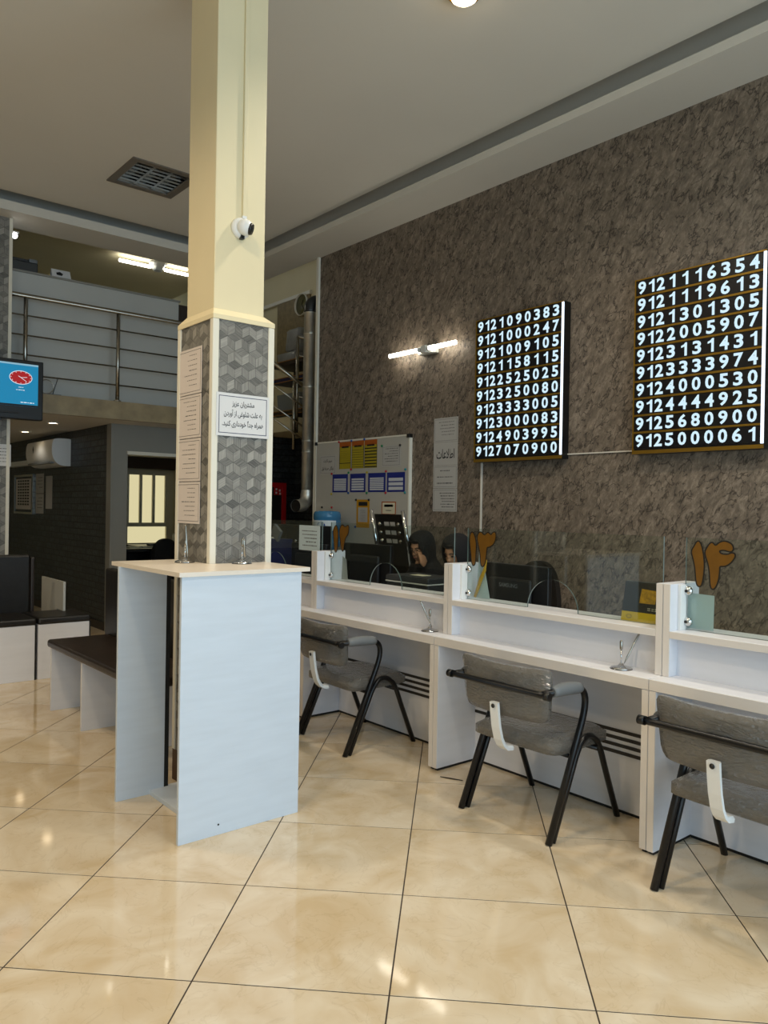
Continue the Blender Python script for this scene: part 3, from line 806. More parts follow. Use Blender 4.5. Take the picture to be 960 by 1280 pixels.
# ------------------------------------------------------------------ armchairs
def arm_chair():
    c = thing('armchair', '', 'chair', (0, 0, 0), 'visitor armchairs')
    # local frame: x forward (towards the counter), y to the sitter's left, origin on the floor at chair centre (rear feet at x = -0.28)
    # seat cushion
    mb = MB()
    nx, ny = 14, 14; V = []; Fq = []
    for lay in (0, 1):
        for i in range(nx+1):
            for j in range(ny+1):
                u = i/nx*2-1; v = j/ny*2-1
                # squircle footprint
                k = 1/max(1e-6, (abs(u)**9+abs(v)**9)**(1/9)) if max(abs(u), abs(v)) > 0 else 1
                s = max(abs(u), abs(v)); uu, vv = u*k*s, v*k*s
                x = 0.005+uu*0.225; y = vv*(0.245-0.012*uu)
                edge = max(0, 1-s**8)
                z = (0.418+0.018*edge+0.012*(uu > 0.6)*0-0.015*max(0, uu-0.6)) if lay else (0.356-0.004*edge)
                if s > 0.99: z = 0.386+(0.018 if lay else -0.018)
                V.append((x, y, z))
    st = (nx+1)*(ny+1)
    for i in range(nx):
        for j in range(ny):
            q = [i*(ny+1)+j, (i+1)*(ny+1)+j, (i+1)*(ny+1)+j+1, i*(ny+1)+j+1]
            Fq.append(tuple(q[::-1])); Fq.append(tuple(st+k for k in q))
    b = [i*(ny+1) for i in range(nx+1)]+[nx*(ny+1)+j for j in range(1, ny+1)]+[i*(ny+1)+ny for i in range(nx-1, -1, -1)]+[j for j in range(ny-1, 0, -1)]
    for k in range(len(b)):
        a0, a1 = b[k], b[(k+1) % len(b)]; Fq.append((a0, a1, st+a1, st+a0))
    mb.faces(V, Fq); mb.build('seat', 'wrapped_fabric', c, smooth=True)
    # backrest: curved pad, trapezoid with rounded corners
    def pad(th, grow=0.0):
        mb = MB(); n, m = 18, 10; V = []; Fq = []
        for lay in (0, 1):
            for j in range(m+1):
                for i in range(n+1):
                    u = i/n*2-1; v = j/m*2-1
                    s = max(abs(u), abs(v)); k = 1/max(1e-6, (abs(u)**13+abs(v)**13)**(1/13)) if s > 0 else 1
                    uu, vv = u*k*s, v*k*s
                    half = 0.265-0.022*(1-vv)/2-0.01*(vv < -0.6)*(-vv-0.6)/0.4
                    y = uu*(half+grow); z = 0.634+vv*(0.122+grow)+0.012*(1-uu*uu)*(-1 if vv > 0.5 else 0)*0.9
                    xb = -0.290+0.030*uu*uu-0.10*(z-0.634)*0.7
                    puff = max(0, 1-s**10)
                    x = xb+(th*0.5+0.012*puff if lay else -th*0.5-0.006*puff)
                    if s > 0.99: x = xb+(th*0.28 if lay else -th*0.28)
                    V.append((x, y, z))
        st = (n+1)*(m+1)
        for j in range(m):
            for i in range(n):
                q = [j*(n+1)+i, j*(n+1)+i+1, (j+1)*(n+1)+i+1, (j+1)*(n+1)+i]
                Fq.append(tuple(q)); Fq.append(tuple(st+k for k in q[::-1]))
        b = [i for i in range(n+1)]+[j*(n+1)+n for j in range(1, m+1)]+[m*(n+1)+i for i in range(n-1, -1, -1)]+[j*(n+1) for j in range(m-1, 0, -1)]
        for k in range(len(b)):
            a0, a1 = b[k], b[(k+1) % len(b)]; Fq.append((a0, st+a0, st+a1, a1))
        mb.faces(V, Fq); return mb
    pad(0.036).build('backrest', 'wrapped_fabric', c, smooth=True)
    # black rod across the back with end caps
    pts = [(-0.328, y, 0.655) for y in [-0.285+0.57*i/12 for i in range(13)]]
    rod = MB().tube(pts, 0.0135, 10).build('back_rod', 'black_metal', c)
    for s in (-1, 1):
        MB().tube([(-0.328, s*0.275, 0.655), (-0.328, s*0.303, 0.655)], 0.018, 12).build('end_cap', 'black_plastic', rod)
    # white bracket carrying the backrest
    pts = [(-0.334, 0.0, 0.575), (-0.328, 0.0, 0.52), (-0.318, 0.0, 0.46), (-0.302, 0.0, 0.405), (-0.284, 0.0, 0.374), (-0.262, 0.0, 0.356), (-0.225, 0.0, 0.350)]
    mb = MB(); mb.tube(pts, 0.5, 8)
    V = [Vector(p) for p in pts]; mb.bm.free(); mb = MB()
    hw, ht = 0.024, 0.013; rings = []
    for k, p in enumerate(V):
        t_ = (V[min(k+1, len(V)-1)]-V[max(k-1, 0)]).normalized(); nrm = Vector((t_.z, 0, -t_.x))
        rings.append([mb.bm.verts.new(p+Vector((0, a, 0))+nrm*b) for a, b in ((-hw, -ht*.4), (-hw*.7, -ht), (hw*.7, -ht), (hw, -ht*.4), (hw, ht*.6), (-hw, ht*.6))])
    for k in range(len(rings)-1):
        for q in range(6):
            mb.bm.faces.new([rings[k][q], rings[k][(q+1) % 6], rings[k+1][(q+1) % 6], rings[k+1][q]])
    mb.bm.faces.new(rings[0][::-1]); mb.bm.faces.new(rings[-1])
    br = mb.build('back_bracket', 'white_plastic', c, smooth=False)
    mb = MB(); mb.lathe([(0.0, -0.002), (0.010, -0.0015), (0.010, 0.0)], c=(-0.3455, 0.0, 0.560), seg=12, axis='x'); mb.build('bolt_hole', 'black_plastic', br)
    # side frames: one tube from rear foot to arm, one from rear foot over to the front foot
    for s in (-1, 1):
        y = s*0.262
        A = [(-0.268, y, 0.012), (-0.12, y, 0.355)]+bez((-0.075, y, 0.46), (-0.005, y, 0.60), (-0.055, y, 0.648), 8)[0:]
        A = [(-0.268, y, 0.0)]+bez((-0.055, y, 0.475), (0.022, y, 0.640), (-0.085, y, 0.655), 10)+[(-0.16, y, 0.657), (-0.328, y, 0.657)]
        fr = MB().tube(A, 0.0155, 12).build('arm_tube', 'black_metal', c)
        B = [(-0.238, y-s*0.004, 0.0)]+[(-0.108, y-s*0.004, 0.31)]+bez((-0.085, y-s*0.004, 0.362), (-0.025, y-s*0.004, 0.470), (0.065, y-s*0.004, 0.378), 10)[1:]+[(0.27, y-s*0.004, 0.0)]
        B = [(-0.234, y-s*0.006, 0.0)]+bez((-0.078, y-s*0.006, 0.345), (-0.01, y-s*0.006, 0.475), (0.085, y-s*0.006, 0.385), 12)[0:]+bez((0.105, y-s*0.006, 0.352), (0.125, y-s*0.006, 0.31), (0.14, y-s*0.006, 0.27), 3)+[(0.255, y-s*0.006, 0.0)]
        MB().tube(B, 0.0145, 12).build('leg', 'black_metal', c)
        for x in (-0.268, -0.234, 0.255):
            pass
        # padded grey arm rest sleeve
        pp = bez((-0.262, y, 0.659), (-0.15, y, 0.666), (-0.062, y, 0.652), 8)
        r = [0.022, 0.0265, 0.028, 0.029, 0.029, 0.029, 0.028, 0.0265, 0.022]
        MB().tube(pp, r, 12).build('armrest', 'grey_plastic', fr)
    # seat rails under the cushion
    for y in (-0.12, 0.12):
        pass
    for x, z in ((-0.09, 0.344), (0.085, 0.352)): MB().tube([(x, -0.262, z), (x, 0.262, z)], 0.011, 8).build('seat_rail', 'black_metal', c)
    return c
ch = arm_chair()
ch.location = (2.965, 2.352, 0)
ch['label'] = 'grey wrapped armchair in the middle, in front of the counter numbered ۱۳'
copy_tree(ch, (2.985, 3.815, 0), math.radians(-2), 'grey wrapped armchair farthest back, beside the tall white desk')
copy_tree(ch, (2.965, 1.325, 0), math.radians(-1), 'grey wrapped armchair nearest the camera, cut by the right edge')

# ------------------------------------------------------------------ number boards on the right wall
ROWS1 = ['9121090383', '9121000247', '9121009105', '9121158115', '9122525025', '9123250080', '9123333005', '9123000083', '9124903995', '9127070900']
ROWS2 = ['9121116354', '9121119613', '9121301305', '9122005907', '9123131431', '9123333974', '9124000530', '9124444925', '9125680900', '9125000061']
def number_board(y1, y0, z0, z1, rows, label):
    b = thing('number_board', label, 'sign', (4.76, (y0+y1)/2, z0), 'lit number boards')
    box('case', 'board_side', (4.722, 4.80, y0, y1, z0, z1), b)
    mb = MB(); f = 0.009
    mb.box(4.710, 4.724, y1-f, y1, z0, z1).box(4.710, 4.724, y0, y1-f, z1-f, z1).box(4.710, 4.724, y0, y1-f, z0, z0+0.024)
    mb.build('frame', 'gold_frame', b)
    W = y1-y0; n = len(rows); zb = z0+0.024; H = (z1-f-zb)/n
    box('light_strip', 'edge_light', (4.7135, 4.7225, y0+0.001, y0+0.018, z0+0.03, z1-f), b)
    for k, s in enumerate(rows):
        zz1 = z1-f-k*H; zz0 = zz1-H
        rp = box('row_panel', 'board_black', (4.7165, 4.7225, y0+0.018, y1-f, zz0+0.014, zz1-0.001), b)
        if k < n-1: box('divider', 'gold_frame', (4.711, 4.723, y0+0.018, y1-f, zz0, zz0+0.013), b)
        mp = on_x(4.7165, y1-f)
        inner = W-f-0.018; step1 = inner*0.081; step2 = (inner-3*step1-inner*0.022)/7
        for q, dg in enumerate(s):
            cx = 0.012+step1*(q+.45) if q < 3 else 0.012+3*step1+step2*(q-3+.5)-inner*0.002
            mb = MB(); hh = (H-0.015)*0.85; zc = (zz0+0.014+zz1)/2
            if dg == '1':
                one = [(0.012, -0.5), (0.012, 0.20), (-0.012, 0.13), (-0.012, 0.28), (0.006, 0.36), (0.0165, 0.5), (0.029, 0.5), (0.029, -0.5)]
                mb.faces([mp(cx-0.006+u_, zc+v_*hh, 0.0012) for u_, v_ in one], [tuple(range(8))])
            else: put_text(mb, dg, mp, w=0.059, h=hh, center=(cx, zc), bold=0.028, d=0.0012)
            mb.build('digit', 'digit_light', rp, fix=False)
    return b
number_board(4.492, 3.600, 1.831, 3.008, ROWS1, 'smaller lit number board hanging left, starting with row 9121090383')
number_board(3.003, 2.118, 1.836, 3.026, ROWS2, 'lit number board on the right cut by the edge, starting with row 9121116354')
for nm, dims, lab in (('wall_cable', (4.788, 4.80, 4.470, 4.484, 0.75, 1.831), 'thin white cable cover running down below the left number board'),
                 ('wall_cable', (4.790, 4.80, 3.003, 3.600, 1.862, 1.871), 'thin white cable running between the two number boards')):
    tag(box(nm, 'wall_cable', dims), lab, 'cable')

# twin tube wall lamp
wl = thing('wall_lamp', 'white twin tube lamp glowing on the textured wall', 'lamp', (4.72, 5.15, 2.87))
for y0, y1 in ((5.20, 5.60), (4.73, 5.06)):
    tb = MB().tube([(4.715, y0, 2.868), (4.715, y1, 2.868)], 0.019, 12).build('light_tube', 'tube_light', wl)
    MB().tube([(4.715, y0-0.012 if y0 > 5.1 else y1, 2.868), (4.715, y0 if y0 > 5.1 else y1+0.012, 2.868)], 0.022, 12).build('tube_cap', 'white_plastic', tb)
mb = MB(); mb.box(4.74, 4.80, 5.02, 5.24, 2.83, 2.905, bev=0.01).box(4.70, 4.742, 5.095, 5.165, 2.835, 2.90, bev=0.008); mb.build('holder', 'off_white_plastic', wl)

# ------------------------------------------------------------------ A4 sheets on the wall
ZS = [(2.030, 2.245, 'topmost'), (1.826, 2.028, ''), (1.622, 1.824, ''), (1.417, 1.619, '')]
labs = ['uppermost printed white sheet of the column of four on the wall', 'second sheet from the top on the wall, reading اطلاعات',
        'third printed sheet from the top of the four on the wall', 'lowest printed white sheet of the four on the wall']
for k, (z0, z1, _) in enumerate(ZS):
    w_, h_ = 0.302, z1-z0
    mf = on_x(4.80, 5.068, z0)
    tx = []; ln = []
    if k == 0: ln = auto_lines(w_, h_, 5, 0.82, 0.3, 0.14, 0.006, 3)
    if k == 1: tx = [(persian('اطلاعات'), 0.225, 0.085, (0.151, 0.10))]
    if k == 2: ln = [(0.09, 0.21, 0.155, 0.010), (0.05, 0.25, 0.10, 0.008), (0.05, 0.25, 0.045, 0.012)]
    if k == 3: ln = auto_lines(w_, h_, 6, 0.8, 0.2, 0.1, 0.009, 5)
    sheet('wall_notice', labs[k], mf, w_, h_, 'paper_grey' if k != 1 else 'paper_grey', ln, 'ink_soft' if k != 1 else None, tx, group='sheets taped on the textured wall')

# ------------------------------------------------------------------ whiteboard with its posters
wb = thing('whiteboard', 'large framed whiteboard covered with small posters at the end of the wall', 'whiteboard', (4.78, 6.11, 0.95))
WBY0, WBY1, WBZ0, WBZ1 = 5.372, 6.862, 0.95, 2.112
box('panel', 'whiteboard', (4.770, 4.800, WBY0, WBY1, WBZ0, WBZ1), wb)
mb = MB(); f = 0.014
mb.box(4.766, 4.80, WBY0-f, WBY0, WBZ0-f, WBZ1+f).box(4.766, 4.80, WBY1, WBY1+f, WBZ0-f, WBZ1+f).box(4.766, 4.80, WBY0, WBY1, WBZ1, WBZ1+f).box(4.766, 4.80, WBY0, WBY1, WBZ0-f, WBZ0)
mb.build('frame', 'white_trim', wb)
for y in (WBY0-f, WBY1-0.018):
    box('corner_cap', 'black_plastic', (4.757, 4.80, y-0.003, y+0.036, WBZ1-0.018, WBZ1+f+0.003), wb, bev=0.003)
def poster(name, label, y1, y0, z0, z1, back, parts, cat='poster', group='posters on the whiteboard'):
    X = 4.7695; w_ = y1-y0; h_ = z1-z0; mp = on_x(X, y1, z0)
    r = tag(MB().prism([(0, 0), (w_, 0), (w_, h_), (0, h_)], mp, 0, 0.0015).build(name, back), label, cat, group)
    for nm, m_, rects in parts:
        mb = MB()
        for (a0, a1, b0, b1) in rects:
            mb.prism([(a0*w_, b0*h_), (a1*w_, b0*h_), (a1*w_, b1*h_), (a0*w_, b1*h_)], mp, 0.0015, 0.0022)
        mb.build(nm, m_, r)
    return r
yl = [(6.446, 6.250, 'leftmost'), (6.236, 6.040, 'middle'), (6.030, 5.834, 'rightmost')]
for i, (a, b, pl) in enumerate(yl):
    rows = [(0.04, 0.96, 0.05+0.088*k, 0.05+0.088*k+0.012) for k in range(8)]
    if i == 2: rows = [(0.04, 0.96, 0.02+0.11*k, 0.06+0.11*k) for k in range(7)]
    if i == 0: rows = [(0.04, 0.96, 0.2, 0.225)]+[(0.1, 0.9, 0.3+0.07*k, 0.305+0.07*k) for k in range(6)]
    poster('yellow_poster', pl+' of the three yellow price posters with orange heads', a, b, 1.830, 2.106, 'poster_yellow',
           [('header', 'poster_orange', [(0, 1, 0.82, 1.0)]), ('ruling', 'ink', rows+[(0, 0.03, 0, 0.82), (0.97, 1, 0, 0.82), (0.2, 0.8, 0.78, 0.84)])])
bl = [(6.559, 6.297, 'leftmost'), (6.257, 6.008, 'second'), (5.965, 5.70, 'third'), (5.678, 5.419, 'rightmost')]
for i, (a, b, pl) in enumerate(bl):
    nr = [7, 5, 7, 3][i]
    rows = [(0.10, 0.90, 0.10+0.68*k/nr, 0.10+0.68*(k+0.72)/nr) for k in range(nr)]
    poster('blue_poster', pl+' of the four blue framed tables on the whiteboard', a, b, 1.592, 1.778, 'poster_blue', [('table_row', 'poster_white', rows)])
mp = on_x(4.7695, 6.79, 1.782)
sheet('white_notice', 'framed white notice reading سیم کارت at the left of the whiteboard', mp, 0.284, 0.198, 'paper_grey', (), 'ink_soft',
      [(persian('سیم کارت'), 0.15, 0.045, (0.142, 0.135)), (persian('رایگان همراه اول'), 0.215, 0.045, (0.142, 0.06))], group='posters on the whiteboard')
sheet('white_notice', 'printed white notice at the right of the yellow posters', on_x(4.7695, 5.757, 1.834), 0.27, 0.20, 'paper_grey', auto_lines(0.27, 0.2, 6, 0.85, 0.25, 0.12, 0.007, 8), 'ink_soft', (), group='posters on the whiteboard')
poster('gold_poster', 'tall gold bordered price list low on the whiteboard', 6.144, 5.938, 1.240, 1.518, 'poster_gold',
       [('list', 'paper_grey', [(0.14, 0.86, 0.2, 0.72)]), ('header', 'ink', [(0.16, 0.84, 0.78, 0.92)]), ('row_print', 'ink_soft', [(0.3, 0.7, 0.25+0.06*k, 0.262+0.06*k) for k in range(7)])])
poster('orange_card', 'small orange bordered card near the whiteboard corner', 5.752, 5.541, 1.374, 1.500, 'poster_orange',
       [('card', 'paper_cream', [(0.06, 0.94, 0.08, 0.92)]), ('row_print', 'ink', [(0.2, 0.8, 0.6, 0.78), (0.3, 0.7, 0.3, 0.36)])])
MG = [(6.57, 1.785, 'red'), (6.28, 1.79, 'green'), (5.982, 1.786, 'yellow'), (5.69, 1.79, 'red'), (5.41, 1.80, 'teal'), (6.57, 1.575, 'yellow'), (6.28, 1.585, 'blue'), (5.98, 1.583, 'green'), (5.69, 1.583, 'red'),
      (5.41, 1.585, 'teal'), (6.452, 2.11, 'red'), (6.24, 2.112, 'blue'), (6.24, 1.822, 'red'), (6.03, 2.115, 'blue'), (5.757, 2.035, 'green'), (5.49, 2.03, 'black'), (6.15, 1.515, 'black'), (5.945, 1.515, 'black'),
      (6.155, 1.245, 'blue'), (6.735, 1.435, 'black'), (6.56, 1.435, 'red')]
MP = ['upper left corner of the leftmost blue table', 'gap above the first and second blue tables', 'gap above the second and third blue tables', 'gap above the third and fourth blue tables', 'upper right corner of the rightmost blue table',
      'lower left corner of the leftmost blue table', 'gap below the first and second blue tables', 'gap below the second and third blue tables', 'gap below the third and fourth blue tables', 'lower right corner of the rightmost blue table',
      'top left of the leftmost yellow poster', 'top between the first two yellow posters', 'bottom between the first two yellow posters', 'top between the last two yellow posters', 'top left of the right white notice',
      'top right of the right white notice', 'top left of the gold price list', 'top right of the gold price list', 'bottom left of the gold price list', 'bare board above the water bottle, left one', 'bare board above the water bottle, right one']
for k, (y, z, c_) in enumerate(MG):
    mb = MB(); mb.lathe([(0.0, -0.012), (0.009, -0.011), (0.012, -0.004), (0.012, 0.0)], c=(4.7665, y, z), seg=12, axis='x')
    tag(mb.build('magnet', 'magnet_'+c_), c_+' magnet at the '+MP[k], 'magnet', 'round magnets on the whiteboard')

# ------------------------------------------------------------------ sheets on the column
ys = 3.545
zz = [(2.002, 2.235), (1.780, 1.998), (1.560, 1.776), (1.345, 1.556)]
pl = ['topmost', 'second from the top', 'third from the top', 'lowest']
for k, (z0, z1) in enumerate(zz):
    h_ = z1-z0
    sheet('column_notice', pl[k]+' of the printed pinkish sheets on the column side', on_x(CX0-0.0005, 3.815, z0), 0.262, h_, 'paper_warm',
          auto_lines(0.262, h_, 7, 0.85, 0.2, 0.2, 0.0035, 20+k), 'ink_soft', (), group='sheets in sleeves on the column side')
mf = on_y(CY0-0.0045, 1.79, 1.783)
sheet('column_notice', 'large white notice beginning مشتریان عزیز on the column front', mf, 0.298, 0.212, 'paper', (), 'navy',
      [(persian('مشتریان عزیز'), 0.125, 0.034, (0.149, 0.160)), (persian('به علت شلوغی از آوردن'), 0.215, 0.040, (0.149, 0.112)), (persian('همراه جداً خودداری کنید.'), 0.232, 0.040, (0.149, 0.062))], inset=0.014, fw=0.003)

# ------------------------------------------------------------------ security camera on the column
cc = thing('security_camera', 'small white turret security camera on the cream column', 'camera', (1.927, 3.474, 2.83))
mb = MB(); mb.lathe([(0.052, 0.0), (0.052, -0.012), (0.046, -0.024), (0.036, -0.030)], c=(1.927, 3.474, 2.828), seg=28, axis='y'); mb.build('base', 'white_plastic', cc)
mb = MB(); mb.ball((1.930, 3.428, 2.825), 0.040, seg=24); mb.build('eyeball', 'white_plastic', cc)
dv = Vector((0.72, -0.62, -0.30)).normalized(); c0 = Vector((1.930, 3.428, 2.825))
mb = MB(); mb.tube([c0+dv*0.024, c0+dv*0.0385], [0.031, 0.026], 20); ln = mb.build('lens_window', 'black_plastic', cc)
mb = MB(); mb.tube([c0+dv*0.037, c0+dv*0.041], 0.011, 16); mb.build('lens', 'dark_plastic', ln)
box('connector', 'black_plastic', (1.917, 1.935, 3.440, 3.462, 2.770, 2.790), cc)
box('cable_entry', 'white_plastic', (1.932, 1.954, 3.454, 3.474, 2.878, 2.892), cc)

# ------------------------------------------------------------------ pen stands
def pen_stand():
    p = thing('pen_stand', '', 'pen stand', (0, 0, 0), 'chrome pen stands')
    mb = MB(); mb.lathe([(0.048, 0.0), (0.048, 0.004), (0.044, 0.009), (0.030, 0.013), (0.012, 0.018), (0.007, 0.026), (0.0, 0.027)], seg=28); mb.build('base', 'chrome', p)
    MB().lathe([(0.049, 0.0), (0.049, 0.003)], seg=24).build('rubber_ring', 'black_plastic', p)
    MB().tube([(0, 0, 0.02), (0.004, 0.004, 0.085)], 0.0035, 8).build('socket', 'chrome', p)
    MB().tube([(0.004, 0.004, 0.083), (0.005, 0.005, 0.088), (0.007, 0.006, 0.120), (0.007, 0.006, 0.126)], [0.004, 0.007, 0.007, 0.004], 10).build('ball_holder', 'steel', p)
    return p
ps = pen_stand(); 
def pen_on(root, tilt, length=0.155, m='dark_steel', z=0.024):
    L = WLOC[root.name]
    root_pt = Vector((0.0, 0.0, z)); tip = root_pt+Vector(tilt)*length
    return root_pt, tip
def add_pen(root, tip):
    a = Vector((0.012, -0.006, 0.022)); b = Vector(tip)
    mb = MB(); mb.tube([a, a+(b-a)*0.12, a+(b-a)*0.2, b-(b-a)*0.06, b], [0.0015, 0.0035, 0.0045, 0.0045, 0.002], 8)
    me = mb.mesh('pen', 'steel')
    o = bpy.data.objects.new('pen', me); COL.objects.link(o); o.parent = root
SP = [((3.045, 1.975, 0.74), 'chrome pen stand on the counter numbered ۱۳, beside the calendar', (0.085, -0.045, 0.175)),
      ((3.055, 3.235, 0.74), 'chrome pen stand on the counter numbered ۱۲', (-0.045, 0.035, 0.175)),
      ((1.705, 3.575, 1.155), 'chrome pen stand on the tall desk, left of the column', (0.004, 0.006, 0.19)),
      ((1.915, 3.382, 1.155), 'chrome pen stand on the tall desk, before the column front', (0.0, -0.02, 0.12))]
for k, (loc, lab, tip) in enumerate(SP):
    if k == 0:
        o = ps; o.location = loc; o['label'] = lab
    else:
        o = ps.copy(); COL.objects.link(o); o.location = loc; o['label'] = lab
        for chd in ps.children:
            if chd.name.split('.')[0] == 'pen': continue
            d = chd.copy(); COL.objects.link(d); d.parent = o
    if tip: add_pen(o, tip)

# ------------------------------------------------------------------ calendar and papers on the counters
cal = thing('desk_calendar', 'black and yellow spiral desk calendar on the counter ledge', 'calendar', (3.23, 1.955, 0.937))
Y1, Y0 = 2.075, 1.845
mb = MB(); prof = [(3.190, 0.937), (3.225, 1.118), (3.231, 1.118), (3.290, 0.937), (3.285, 0.937), (3.228, 1.108), (3.196, 0.937)]
mb.prism([(x, z) for x, z in prof], lambda u, v, d: (u, d, v), Y0, Y1); mb.build('easel', 'calendar_black', cal)
def cal_map(u, v, d): # face of the calendar
    k = v/0.181; return (3.190+0.035*k-d, Y1-u, 0.937+v)
MB().prism([(0, 0), (0.23, 0), (0.23, 0.042), (0, 0.042)], cal_map, 0.0005, 0.0015).build('yellow_band', 'calendar_yellow', cal)
MB().prism([(0.085, 0.085), (0.165, 0.085), (0.168, 0.145), (0.09, 0.150)], cal_map, 0.0005, 0.0012).build('picture', 'calendar_gold', cal)
mb = MB()
for v in (0.056, 0.064): scribble(mb, cal_map, 0.13, 0.225, v, 0.004, None, d=0.0012, seed=4)
mb.build('lettering', 'paper_cream', cal, fix=False)
mb = MB(); mb.tube([cal_map(0.04+0.013*math.cos(a), 0.021+0.008*math.sin(a), 0.0018) for a in [2*PI*i/16 for i in range(16)]], 0.001, 5, closed=True); mb.build('emblem', 'ink', cal)
mb = MB()
for i in range(24):
    y = Y1-0.008-i*0.0093
    mb.tube([(3.228+0.006*math.cos(a), y, 1.116+0.006*math.sin(a)) for a in [2*PI*q/8 for q in range(8)]], 0.0011, 4, closed=True)
mb.build('spiral_binding', 'steel', cal)
tag(MB().prism([(0, 0), (0.118, 0), (0.120, 0.150), (0.002, 0.153)], on_x(3.182, 1.742, 0.942), -0.003, -0.0018).build('paper_sheet', 'paper_blue'), 'blank pale sheet behind the glass below number ۱۴', 'paper')
sheet('glass_notice', 'printed white sheet on the glass left of number ۱۲', on_x(GX-0.0045, 4.755, 1.125), 0.262, 0.18, 'paper_blue', auto_lines(0.262, 0.18, 5, 0.78, 0.2, 0.14, 0.008, 31), None, ())
tag(MB().prism([(0, 0), (0.105, 0), (0.035, 0.27), (0.02, 0.28)], on_x(3.24, 3.050, 0.94), 0, 0.002).build('paper_pennant', 'paper_blue'), 'white pointed pennant behind the glass by number ۱۳', 'pennant')
mb = MB(); mb.tube([(3.225, 3.045, 0.945), (3.222, 3.02, 1.0), (3.222, 2.995, 1.06), (3.224, 2.975, 1.10), (3.228, 2.965, 1.16)], [0.008, 0.010, 0.011, 0.009, 0.003], 8)
tag(mb.build('gold_tassel', 'yellow_cord'), 'twisted gold tassel hanging beside the pennant', 'tassel')
tag(MB().prism([(0, 0), (0.07, 0), (0.05, 0.14), (0.01, 0.16)], on_x(3.24, 4.33, 0.94), 0, 0.002).build('paper_pennant', 'paper_grey'), 'small grey pointed paper behind the glass by number ۱۲', 'pennant')

# ------------------------------------------------------------------ staff side: monitors, printer, chairs, kiosk
def monitor(name, label, x, yc, z0, w_, h_, logo=None, rz=0.0):
    m_ = thing(name, label, 'monitor', (0, 0, 0), 'staff monitors')
    mb = MB(); mb.box(-0.018, 0.02, -w_/2, w_/2, z0, z0+h_, bev=0.006); sh = mb.build('housing', 'black_plastic', m_)
    mb = MB(); mb.box(-0.045, -0.016, -w_*0.3, w_*0.3, z0+h_*0.15, z0+h_*0.75, bev=0.012); mb.build('back_bulge', 'dark_plastic', sh)
    box('screen', 'dark_plastic', (0.0195, 0.021, -w_/2+0.02, w_/2-0.02, z0+0.025, z0+h_-0.02), sh)
    if logo:
        mb = MB(); put_text(mb, logo, on_x(-0.046, 0.0, z0), w=0.15, center=(0.0, h_*0.62), bold=0.02, d=0.0); mb.build('lettering', 'grey_plastic', sh, fix=False)
    mb = MB(); mb.box(-0.02, 0.01, -0.03, 0.03, 0.012, z0+h_*0.35); mb.build('neck', 'black_plastic', m_)
    mb = MB(); mb.lathe([(0.12, 0.0), (0.12, 0.006), (0.03, 0.014)], seg=24); mb.build('foot', 'black_plastic', m_)
    m_.location = (x, yc, 0.74); m_.rotation_euler = (0, 0, rz)
    return m_
monitor('computer_monitor', 'black monitor lettered SAMSUNG behind the glass numbered ۱۳', 3.60, 3.085, 0.045, 0.57, 0.33, 'SAMSUNG', math.radians(-3))
monitor('computer_monitor', 'large black monitor behind the glass numbered ۱۲', 3.62, 4.52, 0.10, 0.52, 0.33, None, math.radians(4))
monitor('computer_monitor', 'black monitor behind the counter at the tall desk', 3.60, 5.25, 0.08, 0.5, 0.32, None, 0)
pr = thing('desk_printer', 'low charcoal printer with pale trim on the staff desk', 'printer', (3.58, 3.78, 0.74))
box('body', 'charcoal', (3.34, 3.60, 3.56, 3.965, 0.74, 0.955), pr, bev=0.012)
box('lid', 'charcoal', (3.335, 3.605, 3.555, 3.97, 0.962, 1.0), pr, bev=0.01)
box('trim_line', 'off_white_plastic', (3.333, 3.60, 3.558, 3.967, 0.955, 0.962), pr)
tag(box('paper_slip', 'paper_cream', (3.42, 3.50, 3.70, 3.82, 1.0005, 1.0025)), 'cream paper slip lying on the charcoal printer', 'paper')

def office_chair(loc, rz, label, top=1.08):
    c = thing('office_chair', label, 'chair', (0, 0, 0), 'staff office chairs')
    mb = MB(); mb.box(-0.22, 0.24, -0.23, 0.23, 0.325, 0.388, bev=0.028, seg=3); mb.build('seat', 'black_leather', c)
    mb = MB()
    P = smooth_closed([(-0.19, 0.52), (0.19, 0.52), (0.225, 0.75), (0.17, top-0.10), (0.07, top), (-0.07, top), (-0.17, top-0.10), (-0.225, 0.75)], 2)
    mb.prism(P, lambda u, v, d: (-0.25-(v-0.5)*0.10+0.35*u*u+d, u, v), -0.025, 0.025); mb.build('backrest', 'black_leather', c)
    MB().tube([(-0.15, 0, 0.325), (-0.27, 0, 0.345), (-0.30, 0, 0.62)], 0.018, 8).build('back_bar', 'black_metal', c)
    MB().tube([(0, 0, 0.07), (0, 0, 0.33)], 0.025, 12).build('gas_lift', 'black_metal', c)
    for k in range(5):
        a = 2*PI*k/5+0.3
        lg = MB().tube([(0, 0, 0.095), (0.28*math.cos(a), 0.28*math.sin(a), 0.065)], [0.026, 0.016], 8).build('leg', 'black_plastic', c)
        mb = MB(); mb.lathe([(0.0, -0.02), (0.025, -0.02), (0.028, 0.0), (0.025, 0.02), (0.0, 0.02)], c=(0.28*math.cos(a), 0.28*math.sin(a), 0.028), seg=14, axis='y'); mb.build('caster', 'black_plastic', lg)
    c.location = loc; c.rotation_euler = (0, 0, rz)
    return c
office_chair((4.05, 3.50, 0), PI, 'empty black office chair behind the lettered monitor', 1.085)
office_chair((4.28, 4.61, 0), PI, 'black office chair under the woman with the phone', 0.95)
office_chair((4.08, 3.985, 0), PI, 'black office chair under the woman in the black hood', 0.95)

